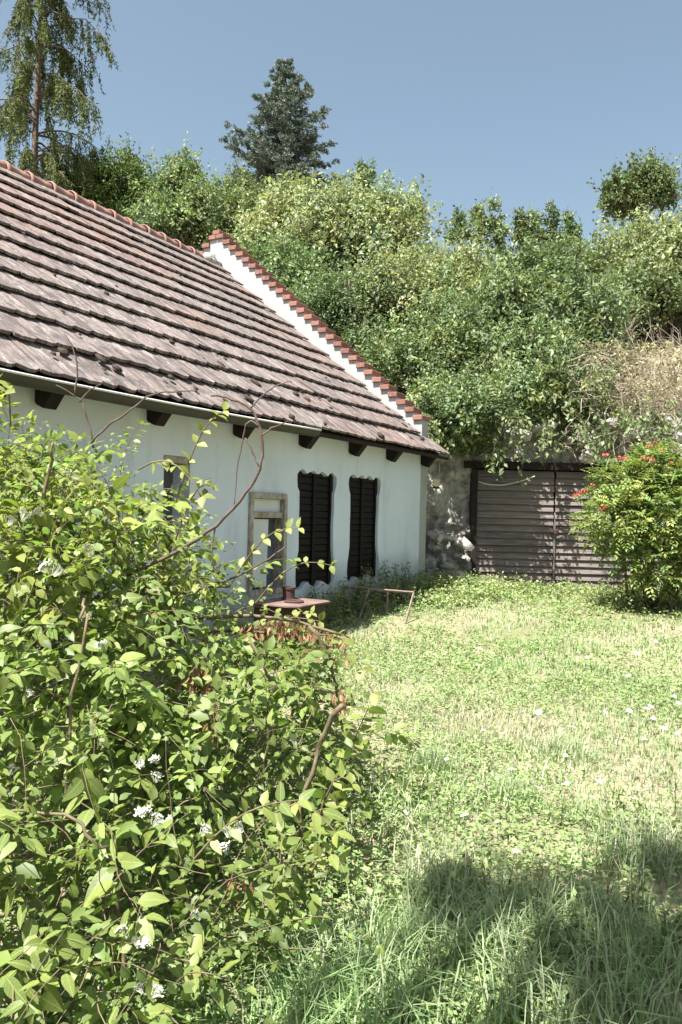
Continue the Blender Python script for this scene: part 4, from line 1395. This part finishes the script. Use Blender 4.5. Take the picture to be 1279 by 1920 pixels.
    # long woody stems and vines
    stems = [([(112, 1480), (118, 1350), (140, 1230), (160, 1120), (150, 1160)], 3.0, .008), ([(60, 1040), (75, 960), (95, 860), (100, 830)], 3.5, .010), ([(105, 1900), (115, 1600), (140, 1300), (165, 1150)], 2.7, .007),
             ([(240, 1900), (225, 1720), (218, 1640), (190, 1580), (130, 1530), (0, 1520)], 2.4, .007), ([(0, 1180), (150, 1160), (300, 1170), (420, 1150), (560, 1165), (640, 1190)], 4.3, .014), ([(120, 1250), (250, 1205), (400, 1185), (520, 1185), (640, 1205)], 4.4, .012),
             ([(30, 1110), (160, 1125), (300, 1105), (430, 1100)], 4.3, .012), ([(365, 1450), (370, 1330), (380, 1260)], 3.6, .010), ([(470, 1190), (510, 1290), (500, 1400), (495, 1480)], 3.6, .007),
             ([(640, 1320), (600, 1400), (575, 1480), (560, 1600), (560, 1750)], 3.2, .013), ([(580, 1170), (620, 1230), (635, 1320)], 4.0, .010), ([(0, 1330), (120, 1280), (240, 1240), (300, 1170)], 3.3, .008),
             ([(0, 1240), (60, 1210), (150, 1240), (250, 1260)], 3.9, .016), ([(320, 1290), (325, 1220), (318, 1160)], 4.3, .012)]
    for pts, Y, w in stems:
        mb = MB()
        q = [at(a, c, Y + r.normal() * .05) - Vector(b0) for a, c in pts]
        fine = []
        for i in range(len(q) - 1):
            for f in (0, .33, .66): fine.append(q[i].lerp(q[i + 1], f) + Vector(r.normal(size=3)) * .008)
        fine.append(q[-1])
        mb.tube(fine, [w * (1 - .4 * i / len(fine)) for i in range(len(fine))], 6)
        mb.build('stem', M['vine_stem'], root, smooth=True, fix=False)
    # bare arching branch with side twigs
    def arc(name, pts, Y, w0, w1):
        q = [at(a, c, Y) - Vector(b0) for a, c in pts]
        fine = []
        n = len(q)
        for i in range(n - 1):      # catmull-rom
            p0, p1, p2, p3 = q[max(i - 1, 0)], q[i], q[i + 1], q[min(i + 2, n - 1)]
            for f in (0, .25, .5, .75):
                fine.append(0.5 * ((2 * p1) + (p2 - p0) * f + (2 * p0 - 5 * p1 + 4 * p2 - p3) * f * f + (3 * p1 - p0 - 3 * p2 + p3) * f ** 3) + Vector(r.normal(size=3)) * .002)
        fine.append(q[-1])
        mb = MB(); m = len(fine)
        mb.tube(fine, [w0 + (w1 - w0) * i / (m - 1) for i in range(m)], 7)
        mb.build(name, M['twig'], root, smooth=True, fix=False)
    arc('branch', [(120, 1120), (215, 1088), (330, 1035), (405, 985), (460, 925), (487, 880), (492, 830), (480, 785), (465, 762), (425, 745), (395, 742)], 3.7, .010, .005)
    arc('branch', [(470, 765), (500, 735), (530, 718), (548, 716)], 3.7, .004, .002)
    arc('branch', [(486, 800), (465, 790), (455, 830), (445, 880), (440, 950)], 3.7, .005, .002)
    arc('branch', [(492, 815), (515, 800), (540, 790)], 3.7, .005, .002)
    arc('branch', [(460, 820), (475, 850), (485, 875)], 3.7, .004, .003)
    arc('branch', [(405, 985), (398, 1020), (400, 1060), (410, 1075)], 3.7, .004, .002)
    arc('branch', [(175, 840), (165, 790), (150, 750), (105, 722)], 3.8, .006, .002)
    arc('branch', [(140, 740), (145, 690), (138, 655), (120, 625)], 3.8, .005, .002)
    arc('branch', [(150, 755), (165, 735), (190, 720)], 3.8, .004, .002)
    arc('branch', [(170, 830), (200, 800), (245, 770), (275, 745), (310, 735), (370, 733)], 3.8, .006, .003)
    arc('branch', [(290, 1130), (420, 1090), (490, 1055), (535, 1025)], 4.1, .007, .004)
    # white flower clusters
    fm = MB(); rr = random.Random(5)
    for k in range(16):
        a = rr.uniform(0, 6.28); rad = rr.uniform(0, .03); c = Vector((rad * math.cos(a), rad * math.sin(a), .012 * rr.random() - rad * .25))
        for j in range(4):
            t = j * 1.57 + rr.random(); d = Vector((math.cos(t), math.sin(t), .5)); e = Vector((-math.sin(t), math.cos(t), 0))
            fm.add([c, c + d * .008 + e * .004, c + d * .014, c + d * .008 - e * .004], [(0, 1, 2, 3)])
        fm.tube([c, c * .3 - Vector((0, 0, .03))], .0007, 3, cap=False)
    fme = fm.mesh('flower_cluster', fix=False); fme.materials.append(M['petal'])
    for (x, y, Y, s) in ((45, 965, 3.3, 1.2), (70, 960, 3.3, 1.0), (20, 975, 3.3, 1.1), (85, 1065, 3.1, 1.3), (110, 1070, 3.1, 1.1), (165, 1030, 3.2, 1.3), (190, 1210, 3.1, .9), (262, 1433, 2.75, .9), (290, 1425, 2.75, .8), (295, 1455, 2.75, .9), (268, 1525, 2.6, 1.0), (295, 1535, 2.6, 1.0), (315, 1543, 2.6, .9),
                         (385, 1555, 2.55, .9), (425, 1558, 2.55, .8), (447, 1550, 2.55, .9), (420, 1590, 2.5, .9), (367, 1715, 2.4, .8), (228, 1748, 2.25, 1.0), (255, 1765, 2.25, .8), (272, 1768, 2.25, .8), (260, 1852, 2.15, .7), (295, 1858, 2.15, .8), (22, 1440, 2.6, .8), (55, 1300, 2.9, .9)):
        o = link('flower_cluster', fme, None, root)
        o.location = at(x, y, Y - .12) - Vector(b0); o.scale = [s * .82] * 3; o.rotation_euler = (r.uniform(0.3, .9), r.uniform(-.3, .3), r.uniform(0, 6))
    # withered brown leaves hanging from the horizontal stems
    n = 0; P = []; A = []; L = []
    for (x0, x1, y0, y1, m, Y) in ((440, 600, 1165, 1195, 150, 4.3), (560, 650, 1180, 1240, 60, 4.1), (355, 400, 1240, 1300, 70, 3.6), (370, 410, 1320, 1400, 60, 3.5), (310, 350, 1240, 1290, 40, 3.9), (430, 480, 1640, 1700, 20, 2.9), (625, 645, 1290, 1330, 26, 3.7)):
        for k in range(m):
            P.append(at(r.uniform(x0, x1), r.uniform(y0, y1), Y + r.normal() * .06)); A.append(r.normal(size=3) * .4 + np.array([0, 0, -1])); L.append(r.uniform(.03, .06))
    P = np.array(P); m = len(P); v = r.normal(1, .25, m).clip(.5, 1.6)
    o = link('withered_leaves', leaves_mesh('withered_leaves', P - b0, np.array(A), r.normal(size=(m, 3)), np.array(L), .4, np.stack([v * 1.1, v, v], -1), OVATE), M['dead_leaf'], root); tag(o, kind='stuff')
foreground_shrub()

# ------------------------------------------------------------------ lawn
def lawn():
    r = rg(101)
    Vs = []; Fs = []; Ts = []; nv = 0
    def blades(n, y0, y1, hfun, w, pw=1.0, tuft=None):
        nonlocal nv
        Y = y0 + (y1 - y0) * r.random(n) ** pw
        X = r.uniform(-0.62, 0.58, n) * (Y + 1.2)
        if tuft is not None:
            k = r.integers(0, len(tuft), n); X = tuft[k, 0] + r.normal(size=n) * tuft[k, 2]; Y = tuft[k, 1] + r.normal(size=n) * tuft[k, 2]
        xl, ul = house_local(X, Y)
        ok = (ul < -0.02) | (xl > 0.1)
        ok &= ~((shrub_top(X, Y) > .25) & (r.random(n) < .8))
        ok &= (Y < 13.0)
        if tuft is None: ok &= ~((fbm(X * 1.0 + 40, Y * .8 + 3, 4) > .57) & (r.random(n) < .75))
        X, Y = X[ok], Y[ok]; n = len(X)
        z = ground_z(X, Y)
        h = hfun(X, Y, n)
        az = r.uniform(0, 6.283, n); lean = r.uniform(.25, 1.25, n)
        dx, dy = np.cos(az), np.sin(az)
        sx, sy = -dy, dx
        ww = w * r.uniform(.6, 1.4, n)
        p0 = np.stack([X, Y, z - .01], -1)
        D = np.stack([dx, dy, np.zeros(n)], -1); Sd = np.stack([sx, sy, np.zeros(n)], -1); Up = np.array([0, 0, 1.0])
        m1 = p0 + D * (h * lean * .28)[:, None] + Up * (h * .58)[:, None]
        tp = p0 + D * (h * lean * .95)[:, None] + Up * (h * (1 - .5 * lean ** 2))[:, None]
        V = np.stack([p0 - Sd * ww[:, None], p0 + Sd * ww[:, None], m1 - Sd * (ww * .75)[:, None], m1 + Sd * (ww * .75)[:, None], tp], 1)
        idx = np.array([(0, 1, 3), (0, 3, 2), (2, 3, 4)])[None] + (np.arange(n) * 5)[:, None, None] + nv
        dry = fbm(X * .8 + 3, Y * .55 + 8, 4)
        dr = np.clip((dry - .47) * 4.2, 0, 1) * r.random(n) + (r.random(n) < .16)
        dr = np.clip(dr, 0, 1) * np.where(Y > 3.2, 1, .5)
        v = r.normal(1, .2, n).clip(.5, 1.6) * (.72 + .55 * fbm(X * 1.6 + 70, Y * 1.6, 3))
        g = np.stack([v * .80, v, v * .75], -1); s_ = np.stack([v * 1.6, v * 1.22, v * 1.75], -1)
        Vs.append(V.reshape(-1, 3)); Fs.append(idx.reshape(-1, 3)); Ts.append(np.repeat(g * (1 - dr[:, None]) + s_ * dr[:, None], 5, axis=0)); nv += n * 5
    blades(9000, .3, 2.3, lambda X, Y, n: r.uniform(.04, .16, n), .0030)
    blades(52000, 2.1, 4.2, lambda X, Y, n: r.uniform(.02, .065, n) * (1 + 1.0 * (fbm(X * 2, Y * 2, 2) > .62)), .0021)
    blades(70000, 4.0, 7.5, lambda X, Y, n: r.uniform(.02, .075, n) * (.7 + .8 * fbm(X * 1.2, Y * 1.2, 2)), .0034)
    blades(70000, 7.2, 13.0, lambda X, Y, n: r.uniform(.025, .08, n) * (.7 + .8 * fbm(X * 1.2, Y * 1.2, 2)), .0048)
    tf = []
    for (x, y, Y, s) in ((720, 1760, 2.75, .12), (800, 1740, 2.8, .14), (860, 1700, 2.95, .15), (930, 1720, 2.9, .12), (640, 1880, 2.45, .12), (720, 1880, 2.5, .15), (820, 1600, 3.3, .08), (1180, 1560, 3.6, .10), (1220, 1520, 3.7, .08), (1080, 1700, 3.0, .14), (1180, 1750, 2.9, .15), (960, 1430, 4.3, .10), (810, 1380, 4.7, .07), (1050, 1330, 5.0, .10), (700, 1430, 4.1, .2), (560, 1860, 2.4, .1), (1000, 1850, 2.6, .15), (1200, 1870, 2.5, .15)):
        tf.append((at(x, y, Y).x, Y, s))
    blades(6200, 0, 1, lambda X, Y, n: r.uniform(.08, .34, n) * np.interp(Y, [2.4, 3.3, 5], [1.0, .85, .5]), .0030, tuft=np.array(tf))
    o = link('grass', npmesh('grass', np.concatenate(Vs), [np.concatenate(Fs)], np.concatenate(Ts)), M['grass'])
    tag(o, 'sunlit rough lawn of short grass and dry straw in front of the house', 'grass', kind='stuff')
    # low broad-leaved ground cover
    n = 135000
    Y = 2.0 + 11 * r.random(n) ** 1.35; X = r.uniform(-.60, .52, n) * (Y + 1)
    d = fbm(X * 1.1 + 20, Y * 1.1 + 5, 4)
    xl, ul = house_local(X, Y)
    k = (d > .36 + .20 * r.random(n)) & ((ul < -.03) | (xl > .1)) & (Y < 12.9)
    X, Y, d = X[k], Y[k], d[k]; n = len(X)
    hgt = r.uniform(.01, .075, n) + .05 * np.clip((d - .55) * 4, 0, 1)
    P = np.stack([X, Y, ground_z(X, Y) + hgt], -1); v = r.normal(1, .22, n).clip(.5, 1.6)
    A = unit(np.stack([r.normal(size=n), r.normal(size=n), r.uniform(-.2, .6, n)], -1)); N_ = unit(np.stack([r.normal(size=n) * .5, r.normal(size=n) * .5, np.ones(n)], -1))
    L = r.uniform(.016, .040, n) * np.interp(Y, [2, 6, 13], [.85, 1.0, 1.5])
    o = link('ground_cover', leaves_mesh('ground_cover', P, A, N_, L, .6, np.stack([v * .85, v, v * .7], -1)), M['grass'])
    tag(o, 'small clover-like leaves spread among the lawn grass', 'ground cover', kind='stuff')
lawn()


def weeds(name, label, spots, seed, leaf, mat='broad'):
    """a drift of leafy weeds: upright stalks with leaves"""
    r = rg(seed); P = []; A = []; N_ = []; L = []; T = []; mb = MB()
    for (x, y, hh, n, sp) in spots:
        for k in range(n):
            X, Y = x + r.normal() * sp, y + r.normal() * sp * .7
            xl, ul = house_local(X, Y)
            if ul > -.04 and xl < .05: continue
            if Y > 12.95: continue
            z = surf_z(X, Y); h = hh * r.uniform(.45, 1.1); ln = np.array([r.normal() * .15, r.normal() * .15, 1.0]); v0 = max(.5, r.normal(1, .2)); yl = r.uniform(-.2, .2)
            mb.tube([(X, Y, z - .02), (X + ln[0] * h * .4, Y + ln[1] * h * .4, z + h * .5), (X + ln[0] * h, Y + ln[1] * h, z + h)], [.004, .003, .0015], 3, cap=False)
            m = int(10 + 34 * h)
            f = r.uniform(.12, 1, m)
            P.append(np.stack([X + ln[0] * h * f, Y + ln[1] * h * f, z + h * f], -1) + r.normal(size=(m, 3)) * .02)
            A.append(unit(r.normal(size=(m, 3)) * np.array([1, 1, .5]) + np.array([0, 0, .05]))); N_.append(unit(r.normal(size=(m, 3)) * .5 + np.array([0, 0, 1.0])))
            L.append(leaf * r.uniform(.6, 1.3, m) * (1.15 - .5 * f)); v = v0 * r.normal(1, .15, m); T.append(np.stack([v * (1 + .4 * yl), v * 1.05, v * .8], -1))
    root = empty(name, (spots[0][0], spots[0][1], 0)); tag(root, label, 'weeds', kind='stuff')
    b0 = np.array([spots[0][0], spots[0][1], 0.0])
    P = np.concatenate(P) - b0
    lo = link('leaves', leaves_mesh('leaves', P, np.concatenate(A), np.concatenate(N_), np.concatenate(L), .55, np.concatenate(T).clip(.2, 3)), M[mat], root); tag(lo, kind='stuff')
    for i in range(len(mb.v)): mb.v[i] = tuple(np.array(mb.v[i]) - b0)
    so_ = mb.build('stalks', M['vine_stem'], root, fix=False); tag(so_, kind='stuff')

weeds('weeds', 'leafy green weeds between the house corner and the gate', [(1.75, 12.0, .34, 130, .35), (2.3, 12.2, .26, 90, .4), (1.35, 11.3, .30, 90, .3), (1.9, 11.2, .2, 90, .4), (1.2, 10.4, .22, 60, .3)], 111, .06, 'grass')
weeds('weeds', 'low green weeds in front of the gate and under the orange-flowered shrub', [(4.2, 11.6, .22, 140, .7), (3.3, 12.3, .18, 70, .5), (5.0, 11.0, .22, 110, .6), (3.9, 10.4, .16, 90, .6)], 112, .055, 'grass')
weeds('weeds', 'tall dark weeds growing in the shade along the foot of the white wall', [(0.62, 10.55, .55, 40, .16), (0.33, 9.95, .50, 40, .16), (0.08, 9.5, .42, 40, .16), (-0.2, 9.0, .40, 36, .16), (0.9, 11.1, .45, 30, .14), (-0.5, 8.4, .45, 30, .16)], 113, .055, 'broad')
weeds('weeds', 'broad-leaved weeds and seedlings in the near lawn edge beside the big shrub', [(0.35, 3.3, .16, 60, .22), (0.15, 4.2, .16, 50, .22), (0.7, 2.9, .16, 60, .25), (0.3, 2.6, .12, 50, .2), (1.2, 3.1, .18, 50, .3), (1.5, 3.8, .2, 40, .25), (1.5, 2.6, .15, 60, .3)], 114, .045, 'grass')

# white wild flowers scattered over the lawn
def wild_flowers():
    r = rg(121)
    hm = MB()
    for j in range(13):
        t = j * 6.283 / 13; d = Vector((math.cos(t), math.sin(t), .10)); e = Vector((-math.sin(t), math.cos(t), 0))
        hm.add([d * .003, d * .012 + e * .0035, d * .020, d * .012 - e * .0035], [(0, 1, 2, 3)])
    for j in range(9):
        t = j * .7; d = Vector((math.cos(t), math.sin(t), .35)); e = Vector((-math.sin(t), math.cos(t), 0))
        hm.add([d * .002 + Vector((0, 0, .002)), d * .009 + e * .003, d * .014 + Vector((0, 0, .003)), d * .009 - e * .003], [(0, 1, 2, 3)])
    head = hm.mesh('flower_head', fix=False); head.materials.append(M['daisy'])
    em = MB(); lump(em, (0, 0, .004), .004, .004, .003, 3, None, 1, .02); eye = em.mesh('flower_centre'); eye.materials.append(M['yellow_eye'])
    sm = MB(); sm.tube([(0, 0, -.02), (.006, 0, .06), (.002, .003, .12)], [.0016, .0013, .001], 4); stem = sm.mesh('stem', fix=False); stem.materials.append(M['vine_stem'])
    spots = [(957, 1448), (1113, 1468), (967, 1604), (870, 1535), (900, 1220), (906, 1374), (945, 1380), (893, 1345), (1110, 1500), (1160, 1316), (1180, 1336), (1212, 1332), (1220, 1328), (1265, 1310), (1272, 1322), (1150, 1385), (1165, 1390), (1208, 1392), (1178, 1270), (1195, 1228), (1240, 1258), (1060, 1420), (1063, 1475), (1075, 1368), (1010, 1340), (1050, 1205), (1020, 1350), (1205, 1560), (1207, 1577), (1125, 1470), (837, 1428), (1000, 1290), (1270, 1380), (1275, 1520), (1190, 1505), (780, 1440), (1100, 1235), (1230, 1205), (700, 1460), (760, 1530), (1225, 1350), (1135, 1340), (1245, 1370)]
    for (x, y) in spots:
        # ground hit of that viewing ray, found by marching
        Y = 2.2
        while Y < 13 and at(x, y, Y).z > float(ground_z(at(x, y, Y).x, Y)) + .11: Y += .02
        p = at(x, y, Y); gz = float(ground_z(p.x, Y))
        root = empty('white_wildflower', (p.x, Y, gz)); tag(root, 'small white wildflower standing in the sunlit lawn', 'flower', 'white wildflowers in the lawn')
        s = np.interp(Y, [2, 12], [.85, 1.4]) * r.uniform(.75, 1.25)
        o = link('stem', stem, None, root)
        h = link('flower_head', head, None, root); h.location = (.002, .003, .12); h.rotation_euler = (r.uniform(0.1, .7), r.uniform(-.4, .3), r.uniform(0, 6)); h.scale = (s, s, s)
        link('flower_centre', eye, None, h)
wild_flowers()

# ------------------------------------------------------------------ tree behind the viewer whose crown shades the lower right of the lawn
plant('garden_tree', 'leafy tree behind the viewer shading the near lawn', 'tree', (-4.6, -2.8, 0),
      [(-1.2, -0.2, 6.8, 0.3, 0.3, 0.3), (-0.95, 0.15, 6.7, 0.3, 0.3, 0.3), (-0.62, 0.65, 6.8, 0.26, 0.26, 0.25), (-1.0, -0.65, 6.7, 0.42, 0.36, 0.3), (-0.65, -0.3, 6.6, 0.42, 0.42, 0.35), (-1.72, 0.42, 6.7, 0.16, 0.1, 0.12), (-1.4, 0.5, 6.9, 0.13, 0.09, 0.12), (-0.25, 0.2, 6.8, 0.45, 0.45, 0.4), (-0.2, 0.75, 6.7, 0.35, 0.35, 0.35), (-2.2, -2.1, 6.9, 0.5, 0.5, 0.5)], 19000, 0.11, 'broad', 131, clump=.13, trunk_r=.15)
